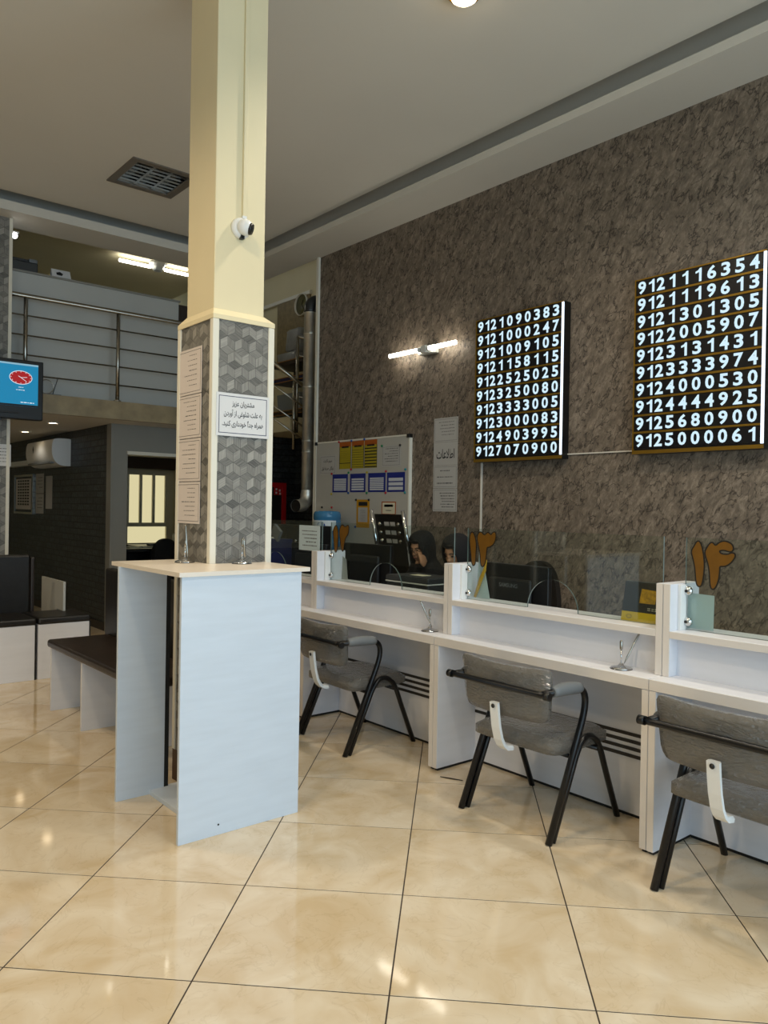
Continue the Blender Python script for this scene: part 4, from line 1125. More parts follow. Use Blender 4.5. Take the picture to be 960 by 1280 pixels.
# kiosk with chrome side poles
ks = thing('ticket_kiosk', 'black kiosk panel with chrome side poles, knobs and white labels', 'kiosk', (4.40, 5.18, 0))
def kz(z): return 4.47-0.16*max(0, z-0.85)
for y in (5.392, 4.965):
    MB().tube([(4.47, y, 0.03), (4.47, y, 0.85), (kz(1.10)-0.004, y, 1.10), (kz(1.42)-0.03, y, 1.42)], 0.017, 12).build('pole', 'chrome', ks)
mb = MB(); mb.prism([(4.47, 0.25), (4.47, 0.85), (kz(1.10)-0.004, 1.10), (kz(1.385)-0.02, 1.385), (kz(1.385)+0.02, 1.385), (kz(1.1)+0.036, 1.10), (4.51, 0.85), (4.51, 0.25)], lambda u, v, d: (u, d, v), 4.99, 5.365)
pn = mb.build('panel', 'black_plastic', ks)
box('base_plate', 'black_metal', (4.36, 4.62, 4.93, 5.43, 0.0, 0.03), ks, bev=0.006)
def km(u, v, d): return (kz(v)-0.003-0.05*max(0, v-1.1)-d, 5.365-u, v)
for i in range(3):
    z = 1.30-0.075*i
    for u in (0.055, 0.305):
        mb = MB(); p = Vector(km(u, z, 0)); mb.lathe([(0.0, -0.014), (0.012, -0.012), (0.02, -0.003), (0.02, 0.004)], c=p, seg=14, axis='x'); mb.build('knob', 'steel', pn)
    for u in (0.12, 0.20):
        MB().prism([(u, z-0.018), (u+0.065, z-0.018), (u+0.065, z+0.018), (u, z+0.018)], km, 0.0, 0.0025).build('paper_label', 'paper_grey', pn)
# black cabinet and water dispenser near the wall end
bc = thing('steel_cabinet', 'black cabinet with paired chrome knobs beside the water bottle', 'cabinet', (4.2, 6.2, 0))
bd = box('body', 'black_plastic', (4.02, 4.24, 5.82, 6.62, 0.03, 1.262), bc, bev=0.008)
box('plinth', 'black_plinth', (4.03, 4.23, 5.83, 6.61, 0.0, 0.03), bc)
for y0_, y1_ in ((5.825, 6.215), (6.225, 6.615)):
    dr = box('door', 'dark_plastic', (4.008, 4.02, y0_, y1_, 0.05, 1.245), bc, bev=0.003)
    for y, z in (((y0_+y1_)/2-0.05, 1.12), ((y0_+y1_)/2+0.05, 1.12), ((y0_+y1_)/2-0.05, 1.03), ((y0_+y1_)/2+0.05, 1.03)):
        mb = MB(); mb.lathe([(0.0, -0.016), (0.012, -0.014), (0.017, -0.004), (0.012, 0.0)], c=(4.008, y, z), seg=14, axis='x'); mb.build('knob', 'chrome', dr)
wd = thing('water_dispenser', 'white water dispenser below the whiteboard holding a blue bottle', 'dispenser', (4.55, 6.34, 0))
box('body', 'white_plastic', (4.40, 4.70, 6.19, 6.49, 0.02, 0.97), wd, bev=0.015)
box('drip_tray', 'grey_plastic', (4.33, 4.40, 6.24, 6.44, 0.60, 0.625), wd, bev=0.004)
for y in (6.29, 6.39): box('tap', 'magnet_blue' if y < 6.3 else 'magnet_red', (4.36, 4.40, y-0.012, y+0.012, 0.74, 0.80), wd, bev=0.004)
box('foot', 'black_plinth', (4.42, 4.68, 6.21, 6.47, 0, 0.02), wd)
wbt = thing('water_bottle', 'large blue water bottle with white label standing in the dispenser', 'bottle', (4.55, 6.34, 0.97))
mb = MB(); mb.lathe([(0.03, 0.97), (0.03, 0.985), (0.09, 1.02), (0.135, 1.05), (0.138, 1.10), (0.131, 1.11), (0.138, 1.12), (0.138, 1.19), (0.131, 1.20), (0.138, 1.21), (0.138, 1.30), (0.131, 1.31), (0.138, 1.32), (0.138, 1.365), (0.125, 1.392), (0.10, 1.40)], c=(4.55, 6.34, 0), seg=32); mb.build('shell', 'bottle_blue', wbt)
V = []; Fq = []
for k in range(19):
    a = PI*0.62+k*PI*0.9/18
    for z in (1.205, 1.305): V.append((4.55+0.1395*math.cos(a), 6.34+0.1395*math.sin(a), z))
for k in range(18): Fq.append((2*k, 2*k+2, 2*k+3, 2*k+1))
lb = MB().faces(V, Fq).build('label', 'bottle_label', wbt)
V = []
for k in range(14):
    b_ = 2*PI*k/14; a = PI*1.16+0.32*math.cos(b_); V.append((4.55+0.1402*math.cos(a), 6.34+0.1402*math.sin(a), 1.255+0.035*math.sin(b_)))
MB().faces(V, [tuple(range(14))]).build('emblem', 'magnet_blue', lb)
# dark blue carton and pale box behind the tall desk
tag(box('navy_carton', 'navy', (3.42, 3.66, 5.60, 5.72, 0.74, 1.16), bev=0.004), 'upright navy carton seen right of the column over the tall desk', 'box')
tag(box('pale_carton', 'off_white_plastic', (3.42, 3.64, 5.76, 5.88, 0.74, 1.17), bev=0.006), 'pale box standing behind the navy carton', 'box')
mb = MB(); mb.box(-0.012, 0.012, -0.06, 0.06, 0, 0.10); mb.xform(Matrix.Translation((3.5, 5.63, 1.175)) @ Matrix.Rotation(0.6, 4, 'X'))
tag(mb.build('card_reader', 'grey_plastic'), 'small grey card reader leaning on top of the navy carton', 'reader')
struct(box('trim_9', 'white_laminate', (3.30, 3.80, 5.715, 5.93, 0.69, 0.74)))

# flue pipe at the wall end
fl = thing('flue_pipe', 'galvanised flue pipe with elbows rising beside the wall end', 'pipe', (4.81, 7.07, 1.45))
fx, fy, fr_ = 4.80, 7.07, 0.066
for (z0, z1) in ((1.62, 2.04), (2.04, 2.16), (2.16, 2.75), (2.75, 3.33), (3.33, 3.56)):
    mb = MB(); mb.lathe([(fr_, z0), (fr_, z1-0.012), (fr_+0.004, z1-0.010), (fr_+0.004, z1-0.002), (fr_-0.001, z1)], c=(fx, fy, 0), seg=28); mb.build('pipe_section', 'galvanised', fl)
pts = [(fx, fy, 1.62)]+bez((fx, fy, 1.60), (fx, fy, 1.46), (fx-0.11, fy-0.035, 1.45), 6)+[(fx-0.19, fy-0.06, 1.445)]
MB().tube(pts, [fr_, fr_+.002, fr_+.006, fr_+.001, fr_+.006, fr_+.001, fr_+.006, fr_+0.002, fr_+0.002], 24, cap=False).build('elbow', 'galvanised', fl)
mb = MB(); mb.tube([(fx-0.17, fy-0.054, 1.446), (fx-0.185, fy-0.058, 1.4455)], fr_-0.004, 24); mb.build('opening', 'black_plastic', fl)
pts = [(fx, fy, 3.56)]+bez((fx, fy, 3.58), (fx, fy, 3.69), (fx+0.10, fy, 3.70), 6)+[(5.65, fy, 3.70)]
MB().tube(pts, fr_+0.001, 24).build('elbow', 'dark_steel', fl)

# stair rail, storage shelf, bags, clock
sr = thing('stair_rail', 'steel stair rail with sloping bars behind the flue pipe', 'railing', (5.0, 7.6, 2.0))
for (za, zb_) in ((3.13, 2.60), (2.875, 2.37), (2.64, 2.15), (2.50, 1.98)):
    MB().tube([(4.55, 7.6, za), (5.65, 7.6, zb_-0.05)], 0.022 if za > 3 else 0.011, 10).build('rail_bar', 'steel', sr)
for x, z0, z1 in ((5.012, 2.30, 3.42), (4.975, 2.10, 2.93)):
    MB().tube([(x, 7.63, z0), (x, 7.63, z1)], 0.02, 10).build('post', 'steel', sr)
MB().tube([(5.012, 7.63, 3.42), (5.65, 7.63, 3.42)], 0.02, 10).build('top_rail', 'steel', sr)
for z in (3.20, 2.90, 2.72): MB().tube([(5.012, 7.63, z), (5.65, 7.63, z)], 0.009, 8).build('rail_bar', 'steel', sr)
sf = thing('storage_shelf', 'dark storage shelf with orange edges behind the stair rail', 'shelf', (5.4, 8.3, 2.33))
for z in (3.235, 3.03, 2.62):
    bd = box('shelf_board', 'navy' if z == 3.03 else 'dark_wood', (5.20, 5.60, 7.80, 8.55, z-0.05, z), sf)
    for q in ((z-0.006, z+0.003), (z-0.055, z-0.046)) if z < 3.2 else ((z-0.006, z+0.003),):
        box('edge_strip', 'shelf_edge', (5.194, 5.20, 7.80, 8.55, q[0], q[1]), bd)
for y in (7.80, 8.52): box('post', 'dark_wood', (5.56, 5.60, y, y+0.03, 2.33, 3.30), sf)
struct(box('trim_10', 'cream_wall', (5.0, 5.65, 7.75, 8.60, 2.33, 2.50)))
def bag(loc, sx, sy, sz, label, seed):
    r = random.Random(seed); mb = MB(); mb.box(-sx/2, sx/2, -sy/2, sy/2, 0, sz, bev=min(sx, sy, sz)*0.18, seg=3)
    for v in mb.bm.verts: v.co += Vector((r.uniform(-1, 1), r.uniform(-1, 1), 0.4*r.uniform(-1, 1)))*0.012
    mb.xform(Matrix.Translation(loc)); return tag(mb.build('parcel_bag', 'bag_grey', smooth=True), label, 'bag', 'parcels on the storage shelf')
bag((5.36, 8.22, 3.238), 0.26, 0.42, 0.11, 'flat grey plastic wrapped parcel under the tall one', 1)
bag((5.38, 8.12, 3.36), 0.26, 0.32, 0.28, 'tall grey plastic wrapped parcel on top of the shelf', 2)
mb = MB(); mb.prism([(5.24, 2.63), (5.56, 2.63), (5.58, 2.83), (5.22, 2.83)], lambda u, v, d: (u, d, v), 7.90, 8.40)
tag(mb.build('plastic_bin', 'bin_translucent'), 'translucent grey storage bin on the lower shelf', 'bin')
ck = thing('wall_clock', 'round wall clock with pale rim above the shelf', 'clock', (5.63, 8.45, 4.0))
mb = MB(); mb.lathe([(0.132, 0.0), (0.132, -0.02), (0.138, -0.03), (0.146, -0.02), (0.146, 0.0)], c=(5.61, 8.45, 4.055), seg=36, axis='x'); mb.build('rim', 'white_trim', ck)
MB().lathe([(0.0, -0.006), (0.134, -0.006), (0.134, 0.0)], c=(5.61, 8.45, 4.055), seg=32, axis='x').build('dial', 'clock_face', ck)
for a, L in ((0.6, 0.07), (2.4, 0.10)):
    MB().tube([(5.60, 8.45, 4.055), (5.60, 8.45-L*math.sin(a), 4.055+L*math.cos(a))], 0.004, 6).build('hand', 'ink', ck)
tag(box('carved_panel', 'carved_beige', (5.615, 5.648, 8.30, 9.06, 3.30, 4.168), bev=0.003), 'beige patterned wall panel behind the round clock', 'panel')
# fire hose cabinet
fb = thing('fire_hose_cabinet', 'red framed fire hose cabinet on the dark wall right of the column', 'cabinet', (5.2, 8.5, 1.0))
mb = MB(); mb.box(4.95, 5.42, 8.46, 8.60, 1.68, 1.735).box(5.375, 5.42, 8.46, 8.60, 1.05, 1.68).box(4.95, 4.995, 8.46, 8.60, 1.05, 1.68).box(4.995, 5.375, 8.46, 8.60, 1.05, 1.09); mb.build('frame', 'red_paint', fb)
gl_ = box('door_panel', 'dark_plastic', (4.995, 5.375, 8.50, 8.58, 1.09, 1.68), fb)
box('header_plate', 'red_paint', (5.26, 5.375, 8.485, 8.50, 1.58, 1.68), fb)
for x, z in ((5.275, 1.64), (5.325, 1.625), (5.275, 1.595), (5.33, 1.585)): box('sticker', 'paper', (x, x+0.022, 8.481, 8.485, z, z+0.026), fb)
MB().lathe([(0.10, 0.0), (0.13, -0.02), (0.13, -0.03), (0.06, -0.035)], c=(5.10, 8.50, 1.45), seg=24, axis='y').build('hose_reel', 'black_plastic', fb)

# ------------------------------------------------------------------ mezzanine: rail, lamp, printer, card
rl = thing('gallery_rail', 'steel gallery railing with thin horizontal bars above the stone beam', 'railing', (3.0, 8.17, 2.52))
MB().tube([(RX0+0.1, 8.165, 3.47), (4.30, 8.165, 3.47), (4.34, 8.165, 3.44), (4.35, 8.165, 3.39)], 0.024, 12).build('handrail', 'steel', rl)
for z in (2.695, 2.89, 3.083, 3.278): MB().tube([(RX0+0.1, 8.165, z), (4.35, 8.165, z)], 0.0085, 8).build('rail_bar', 'steel', rl)
for x in (-1.5, -0.58, 0.34, 1.26, 2.172, 3.096, 4.02):
    p = MB().tube([(x, 8.165, 2.52), (x, 8.165, 3.45)], 0.021, 12).build('post', 'steel', rl)
    MB().lathe([(0.04, 2.52), (0.04, 2.53), (0.022, 2.54)], c=(x, 8.165, 0), seg=16).build('flange', 'steel', p)
gl2 = thing('gallery_lamp', 'bright white twin tube lamp on the gallery ceiling', 'lamp', (3.95, 9.15, 4.33))
for a, b_ in ((3.47, 3.86), (4.04, 4.43)):
    MB().tube([(a, 9.15, 4.335), (b_, 9.15, 4.335)], 0.018, 12).build('light_tube', 'tube_light_mezzanine', gl2)
MB().lathe([(0.05, 4.30), (0.07, 4.34), (0.09, 4.37), (0.12, 4.40)], c=(3.95, 9.15, 0), seg=20).build('holder', 'white_plastic', gl2)
mp_ = thing('office_printer', 'grey printer on top of the gallery partition', 'printer', (2.15, 8.42, 3.765))
mb = MB(); mb.box(1.90, 2.32, 8.36, 8.42, 3.765, 3.80)
box('body', 'dark_steel', (1.80, 2.33, 8.34, 8.70, 3.766, 3.86), mp_, bev=0.01); box('tray', 'grey_plastic', (2.25, 2.33, 8.36, 8.66, 3.86, 3.90), mp_, bev=0.006); box('lid', 'charcoal', (1.80, 2.24, 8.35, 8.68, 3.86, 3.885), mp_, bev=0.006)
cd_ = thing('name_card', 'white tent card with dark logo on the gallery partition', 'card', (2.56, 8.39, 3.765))
mb = MB(); mb.prism([(8.345, 3.766), (8.39, 3.855), (8.435, 3.766)], lambda u, v, d: (d, u, v), 2.47, 2.66); mb.build('card', 'paper', cd_)
MB().prism([(0.05, 0.025), (0.10, 0.022), (0.115, 0.045), (0.085, 0.065), (0.045, 0.05)], lambda u, v, d: (2.47+u, 8.345+v*0.5-d, 3.766+v), 0.0008, 0.0018).build('logo', 'ink', cd_)
bh = thing('clip_stand', 'small round wire clip stand behind the rail', 'stand', (2.45, 8.25, 2.52))
MB().tube([(2.40+0.07*math.cos(a), 8.25, 2.61+0.07*math.sin(a)) for a in [2*PI*k/20 for k in range(20)]], 0.005, 6, closed=True).build('ring', 'steel', bh)
MB().tube([(2.46, 8.25, 2.53), (2.51, 8.25, 2.70)], 0.004, 6).build('pen', 'black_metal', bh)
box('base', 'grey_plastic', (2.36, 2.54, 8.22, 8.30, 2.501, 2.54), bh, bev=0.004)
# television on the far column
tv = thing('television', 'wall television showing a red clock on blue', 'television', (1.83, 7.75, 2.2))
hs = box('housing', 'black_plastic', (1.44, 2.213, 7.70, 7.78, 2.205, 2.758), tv, bev=0.008)
sc_ = box('screen', 'screen_blue', (1.485, 2.165, 7.697, 7.70, 2.325, 2.722), tv)
MB().prism([(0, 0), (0.68, 0), (0.68, 0.018), (0, 0.018)], on_y(7.697, 1.485, 2.325), 0.0003, 0.001).build('task_bar', 'screen_dark', sc_)
MB().prism([(0, 0), (0.68, 0), (0.68, 0.016), (0, 0.016)], on_y(7.697, 1.485, 2.706), 0.0003, 0.001).build('title_bar', 'screen_bar', sc_)
cmap = on_y(7.697, 2.013, 2.591)
MB().prism([(0.100*math.cos(2*PI*k/32), 0.064*math.sin(2*PI*k/32)) for k in range(32)], cmap, 0.0003, 0.001).build('clock_ring', 'screen_white', sc_)
cf = MB().prism([(0.095*math.cos(2*PI*k/32), 0.059*math.sin(2*PI*k/32)) for k in range(32)], cmap, 0.001, 0.0015).build('clock_dial', 'screen_red', sc_)
mb = MB()
for k in range(12):
    a = 2*PI*k/12; u, v = 0.085*math.cos(a), 0.052*math.sin(a); mb.prism([(u-.003, v-.003), (u+.003, v-.003), (u+.003, v+.003), (u-.003, v+.003)], cmap, 0.0015, 0.002)
for a, L in ((-0.6, 0.062), (0.12, 0.055), (2.6, 0.025)):
    du, dv_ = math.cos(a), math.sin(a); mb.prism([(-dv_*.002, du*.002), (dv_*.002, -du*.002), (du*L+dv_*.002, dv_*L-du*.002), (du*L-dv_*.002, dv_*L+du*.002)], cmap, 0.0015, 0.002)
scribble(mb, cmap, -0.02, 0.03, -0.09, 0.005, None, d=0.001, seed=2); scribble(mb, cmap, -0.04, 0.035, -0.115, 0.006, None, d=0.001, seed=3); scribble(mb, cmap, 0.0, 0.12, -0.228, 0.008, None, d=0.0012, seed=5)
mb.build('clock_marks', 'screen_white', sc_, fix=False)
box('speaker_lip', 'dark_plastic', (1.44, 2.0, 7.69, 7.70, 2.255, 2.27), tv, bev=0.003)
box('bracket', 'black_metal', (1.70, 1.90, 7.78, 7.933, 2.38, 2.58), tv)
box('sensor_pod', 'black_plastic', (1.78, 1.86, 7.72, 7.76, 2.19, 2.205), tv)
sheet('column_notice', 'small white printed sheet on the far column below the television', on_y(7.931, 1.70, 1.775), 0.295, 0.205, 'paper', auto_lines(0.295, 0.205, 5, 0.8, 0.2, 0.14, 0.008, 77), None, ())
sl = thing('spot_lamp', 'small lit spot bulb on the far column near the ceiling', 'lamp', (2.01, 7.98, 3.97))
MB().tube([(1.985, 7.98, 4.01), (2.05, 7.98, 4.01)], 0.012, 8).build('bracket', 'white_plastic', sl)
MB().ball((2.012, 7.975, 3.975), 0.026).build('bulb', 'bulb_glow', sl)
# ------------------------------------------------------------------ recessed louvre lamp in the ceiling
lv = thing('louvre_lamp', 'square recessed ceiling lamp with mirrored louvres', 'lamp', (2.775, 6.55, 4.29))
mb = MB(); rz0, rz1 = 4.278, 4.2905
a0, a1, b0, b1 = 2.475, 3.075, 6.25, 6.855; i0, i1, j0, j1 = 2.535, 3.015, 6.31, 6.795
mb.box(a0, a1, b0, j0, rz0, rz1).box(a0, a1, j1, b1, rz0, rz1).box(a0, i0, j0, j1, rz0, rz1).box(i1, a1, j0, j1, rz0, rz1); mb.build('frame', 'lamp_frame', lv)
box('housing', 'lamp_frame', (2.505, 3.045, 6.28, 6.825, 4.40, 4.42), lv)
nrow, ncol = 3, 7
for r in range(nrow):
    x = i0+(i1-i0)*(r+.5)/nrow; hw = (i1-i0)/nrow/2
    mb = MB(); mb.prism([(-hw, 0.0), (-hw+0.012, 0.0), (-hw*0.45, 0.085), (hw*0.45, 0.085), (hw-0.012, 0.0), (hw, 0.0), (hw, 0.09), (-hw, 0.09)], lambda u, v, d: (x+u, d, 4.288+v), j0, j1)
    tr = mb.build('reflector_trough', 'mirror_reflector', lv)
    for c_ in range(1, ncol):
        y = j0+(j1-j0)*c_/ncol
        mb = MB(); mb.prism([(-0.018, 0.0), (0.018, 0.0), (0.003, 0.055), (-0.003, 0.055)], lambda u, v, d: (d, y+u, 4.289+v), x-hw+0.014, x+hw-0.014); mb.build('louvre_blade', 'mirror_reflector', tr)
# round ceiling downlights (out of frame except one at the top edge)
DLAB = ['ceiling dome lamp in front of the cream column, above the picture', 'ceiling dome lamp just cut by the top edge', 'ceiling dome lamp left of the cream column', 'ceiling dome lamp right above the camera side', 'ceiling dome lamp farthest left', 'ceiling dome lamp nearest the right wall by the entrance', 'ceiling dome lamp farthest back on the left']
for k, (x, y) in enumerate(DOWNLIGHTS):
    d_ = thing('ceiling_lamp', DLAB[k], 'lamp', (x, y, 4.20), 'ceiling dome lamps')
    MB().lathe([(0.10, 4.29), (0.105, 4.27), (0.095, 4.255), (0.085, 4.26), (0.085, 4.29)], c=(x, y, 0), seg=24).build('rim', 'gold_frame', d_)
    MB().lathe([(0.0, 4.205), (0.04, 4.212), (0.068, 4.232), (0.08, 4.262)], c=(x, y, 0), seg=24).build('diffuser', 'downlight_glow', d_)
# downlights under the mezzanine
for k, (x, y, lab) in enumerate(((2.70, 9.02, 'nearer round downlight in the low ceiling left of the dark wall'), (2.79, 10.44, 'farther round downlight in the low ceiling above the air conditioner'))):
    d_ = thing('passage_downlight', lab, 'lamp', (x, y, 2.32), 'downlights under the gallery')
    MB().lathe([(0.065, 2.33), (0.07, 2.322), (0.05, 2.318), (0.05, 2.33)], c=(x, y, 0), seg=20).build('rim', 'white_plastic', d_)
    MB().lathe([(0.049, 2.322), (0.049, 2.328)], c=(x, y, 0), seg=20).build('diffuser', 'downlight_glow', d_)
    spot_light('passage_spot', (x, y, 2.31), 4, (1, 0.93, 0.8), size=2.2, radius=0.05)
# ------------------------------------------------------------------ passage wall: air conditioner and frames
ac = thing('air_conditioner', 'white split air conditioner high on the dark patterned wall', 'air conditioner', (3.1, 10.6, 1.9))
prof = smooth_closed([(3.207, 1.89), (3.207, 1.90), (3.207, 2.22), (3.207, 2.235), (3.02, 2.235), (2.985, 2.20), (2.975, 2.02), (3.05, 1.90)], 2)
mb = MB(); mb.prism(prof, lambda u, v, d: (u, d, v), 9.98, 11.10); mb.build('body', 'white_plastic', ac)
box('louvre', 'grey_plastic', (2.985, 3.06, 10.06, 11.02, 1.925, 1.945), ac)
mb = MB(); mb.prism([(-0.02, 0), (0, 0.045), (0.02, 0), (0, -0.045)], lambda u, v, d: (2.974-d, 10.75+u, 2.12+v), 0, 0.002); mb.build('emblem', 'ink', ac)
box('pipe_cover', 'white_plastic', (3.12, 3.208, 11.10, 12.6, 1.95, 2.02), ac)
fm = thing('framed_chart', 'framed dark chart of figures on the dark patterned wall', 'picture', (3.2, 12.0, 1.3))
box('backing', 'charcoal', (3.195, 3.21, 11.55, 12.45, 1.28, 1.815), fm)
mb = MB(); mb.box(3.185, 3.21, 11.53, 11.56, 1.265, 1.83).box(3.185, 3.21, 12.44, 12.47, 1.265, 1.83).box(3.185, 3.21, 11.56, 12.44, 1.80, 1.83).box(3.185, 3.21, 11.56, 12.44, 1.265, 1.295); mb.build('frame', 'steel', fm)
box('chart', 'paper_warm', (3.192, 3.195, 11.62, 12.38, 1.33, 1.77), fm)
mb = MB()
for r in range(9):
    for c_ in range(5): mb.prism([(0.1+c_*0.12, 0.06+r*0.042), (0.19+c_*0.12, 0.06+r*0.042), (0.19+c_*0.12, 0.085+r*0.042), (0.1+c_*0.12, 0.085+r*0.042)], on_x(3.192, 12.38, 1.33), 0.0003, 0.002)
mb.build('figures', 'charcoal', fm)
sheet('passage_notice', 'upper pale sheet between frame and narrow sheet on the dark wall', on_x(3.208, 11.43, 1.56), 0.36, 0.27, 'paper_grey', auto_lines(0.36, 0.27, 4, 0.8, 0.3, 0.15, 0.012, 41), None, (), group='sheets on the dark wall')
sheet('passage_notice', 'lower pale sheet between frame and narrow sheet on the dark wall', on_x(3.208, 11.43, 1.28), 0.36, 0.27, 'paper_grey', auto_lines(0.36, 0.27, 4, 0.8, 0.3, 0.15, 0.012, 42), None, (), group='sheets on the dark wall')
sheet('passage_notice', 'narrow tall pale sheet rightmost on the dark wall', on_x(3.208, 10.98, 1.35), 0.28, 0.44, 'paper_grey', (), None, (), group='sheets on the dark wall')
# ------------------------------------------------------------------ waiting benches
bn = thing('waiting_bench', 'bench with brown leather seat and white panel legs behind the tall desk', 'bench', (1.88, 4.9, 0))
box('seat', 'brown_leather', (1.665, 2.09, 4.02, 5.63, 0.435, 0.488), bn, bev=0.016)
box('backrest', 'black_leather', (2.085, 2.15, 4.02, 5.685, 0.44, 0.965), bn, bev=0.015)
for y in (5.57, 4.955, 4.345): box('leg', 'white_laminate', (1.68, 2.10, y, y+0.022, 0, 0.437), bn, bev=0.001)
def sofa(x0, x1, label, back=True):
    s = thing('sofa_bench', label, 'bench', ((x0+x1)/2, 6.85, 0), 'black leather benches on white bases')
    bs_ = box('base', 'white_laminate', (x0, x1, 6.61, 7.10, 0.0, 0.445), s, bev=0.002)
    box('bench_gap_strip', 'black_plinth', (x1, x1+0.012, 6.612, 7.10, 0, 0.445), bs_)  # black strip stands in for the shaded gap at the bench end
    box('seat', 'black_leather', (x0, x1+0.01, 6.60, 7.06, 0.445, 0.50), s, bev=0.015)
    if back:
        bk = box('backrest', 'black_leather', (x0, x1+0.10, 7.105, 7.18, 0.445, 0.985), s, bev=0.02)
        box('back_trim', 'brown_leather', (x1+0.10, x1+0.13, 7.105, 7.19, 0.445, 0.96), bk, bev=0.008)
    return s
sofa(1.05, 1.862, 'black leather bench with backrest on white base at the left edge')
sofa(1.886, 2.296, 'backless end of the black bench on a white base', False)
tag(MB().box(2.18, 2.20, 6.93, 7.11, 0.501, 0.752).box(2.18, 2.20, 7.11, 7.55, 0.0, 0.752).build('side_board', 'partition_grey'), 'small pale board standing on the backless bench end', 'board')
# ------------------------------------------------------------------ back office furniture
of = thing('office_desk', 'dark office desk seen through the doorway below the window', 'desk', (4.3, 9.6, 0))
box('top', 'dark_table', (3.50, 5.20, 9.50, 10.05, 0.83, 0.87), of, bev=0.004)
for x in (3.52, 5.14): box('leg', 'dark_table', (x, x+0.04, 9.53, 10.02, 0, 0.83), of)
box('modesty_panel', 'dark_table', (3.56, 5.14, 9.80, 9.82, 0.3, 0.83), of)
for k, (x, y, s_) in enumerate(((3.85, 9.65, 0.16), (4.05, 9.7, 0.2), (4.3, 9.6, 0.16))):
    tag(box('document', 'paper_cream', (x, x+s_, y, y+0.12, 0.871, 0.88+0.004*k)), ('leftmost', 'middle', 'rightmost')[k]+' paper stack on the dark office desk', 'papers', 'papers on the office desk')
of2 = thing('office_desk', 'farther dark desk in front of the office window', 'desk', (4.8, 10.9, 0))
box('top', 'dark_table', (4.35, 5.40, 10.6, 11.1, 0.80, 0.84), of2)
for x in (4.37, 5.34): box('leg', 'dark_table', (x, x+0.04, 10.62, 11.08, 0, 0.80), of2)
def low_item(name, label, cat, dims, m_='dark_table'): return tag(box(name, m_, dims, bev=0.01), label, cat)
low_item('desk_box', 'black square box on the desk before the window', 'box', (4.98, 5.12, 10.75, 10.88, 0.84, 1.0))
low_item('keyboard', 'pale keyboard on the desk before the window', 'keyboard', (4.55, 4.9, 10.68, 10.8, 0.84, 0.865), 'grey_plastic')
oc = office_chair((4.22, 9.12, 0), -PI/2, 'dark office chair standing at the office desk', 1.0)
tag(MB().tube([(5.12, 11.0, 0.84), (5.12, 11.0, 2.33)], 0.03, 10).build('heating_pipe', 'window_cream'), 'cream vertical pipe right of the office window', 'pipe')
tag(box('blind_box', 'dark_wood', (4.42, 5.40, 11.40, 11.47, 1.97, 2.15), bev=0.01), 'dark rolled blind above the office window', 'blind')

# ------------------------------------------------------------------ two staff members
def eval_mesh(me, mods, skin=None):
    o = bpy.data.objects.new('tmp', me); COL.objects.link(o)
    for f in mods: f(o)
    bpy.context.view_layer.update()
    m2 = bpy.data.meshes.new_from_object(o.evaluated_get(bpy.context.evaluated_depsgraph_get()))
    bpy.data.objects.remove(o); return m2
def skin_mesh(verts, edges, radii, root=0, sub=1):
    me = bpy.data.meshes.new('sk'); me.from_pydata(verts, edges, []); me.update()
    def f(o):
        o.modifiers.new('s', 'SKIN')
        sv = me.skin_vertices
        layer = sv[0] if len(sv) else None
        for i, r in enumerate(radii): layer.data[i].radius = (r, r)
        layer.data[root].use_root = True
        u = o.modifiers.new('u', 'SUBSURF'); u.levels = sub; u.render_levels = sub
    # skin layer must exist first
    o = bpy.data.objects.new('tmp', me); COL.objects.link(o); o.modifiers.new('s', 'SKIN')
    if not len(me.skin_vertices):
        bm = bmesh.new(); bm.from_mesh(me); bm.verts.layers.skin.verify(); bm.to_mesh(me); bm.free()
    layer = me.skin_vertices[0]
    for i, r in enumerate(radii): layer.data[i].radius = (r, r); layer.data[i].use_root = (i == root)
    u = o.modifiers.new('u', 'SUBSURF'); u.levels = sub; u.render_levels = sub
    bpy.context.view_layer.update()
    m2 = bpy.data.meshes.new_from_object(o.evaluated_get(bpy.context.evaluated_depsgraph_get()))
    bpy.data.objects.remove(o); return m2
def join_meshes(ms, voxel):
    bm = bmesh.new()
    for m_ in ms: bm.from_mesh(m_)
    me = bpy.data.meshes.new('j'); bm.to_mesh(me); bm.free()
    def f(o):
        r = o.modifiers.new('r', 'REMESH'); r.mode = 'VOXEL'; r.voxel_size = voxel; r.use_smooth_shade = True
        s = o.modifiers.new('sm', 'SMOOTH'); s.iterations = 2; s.factor = 0.4
    return eval_mesh(me, [f])
def chain(pts): return [(i, i+1) for i in range(len(pts)-1)]
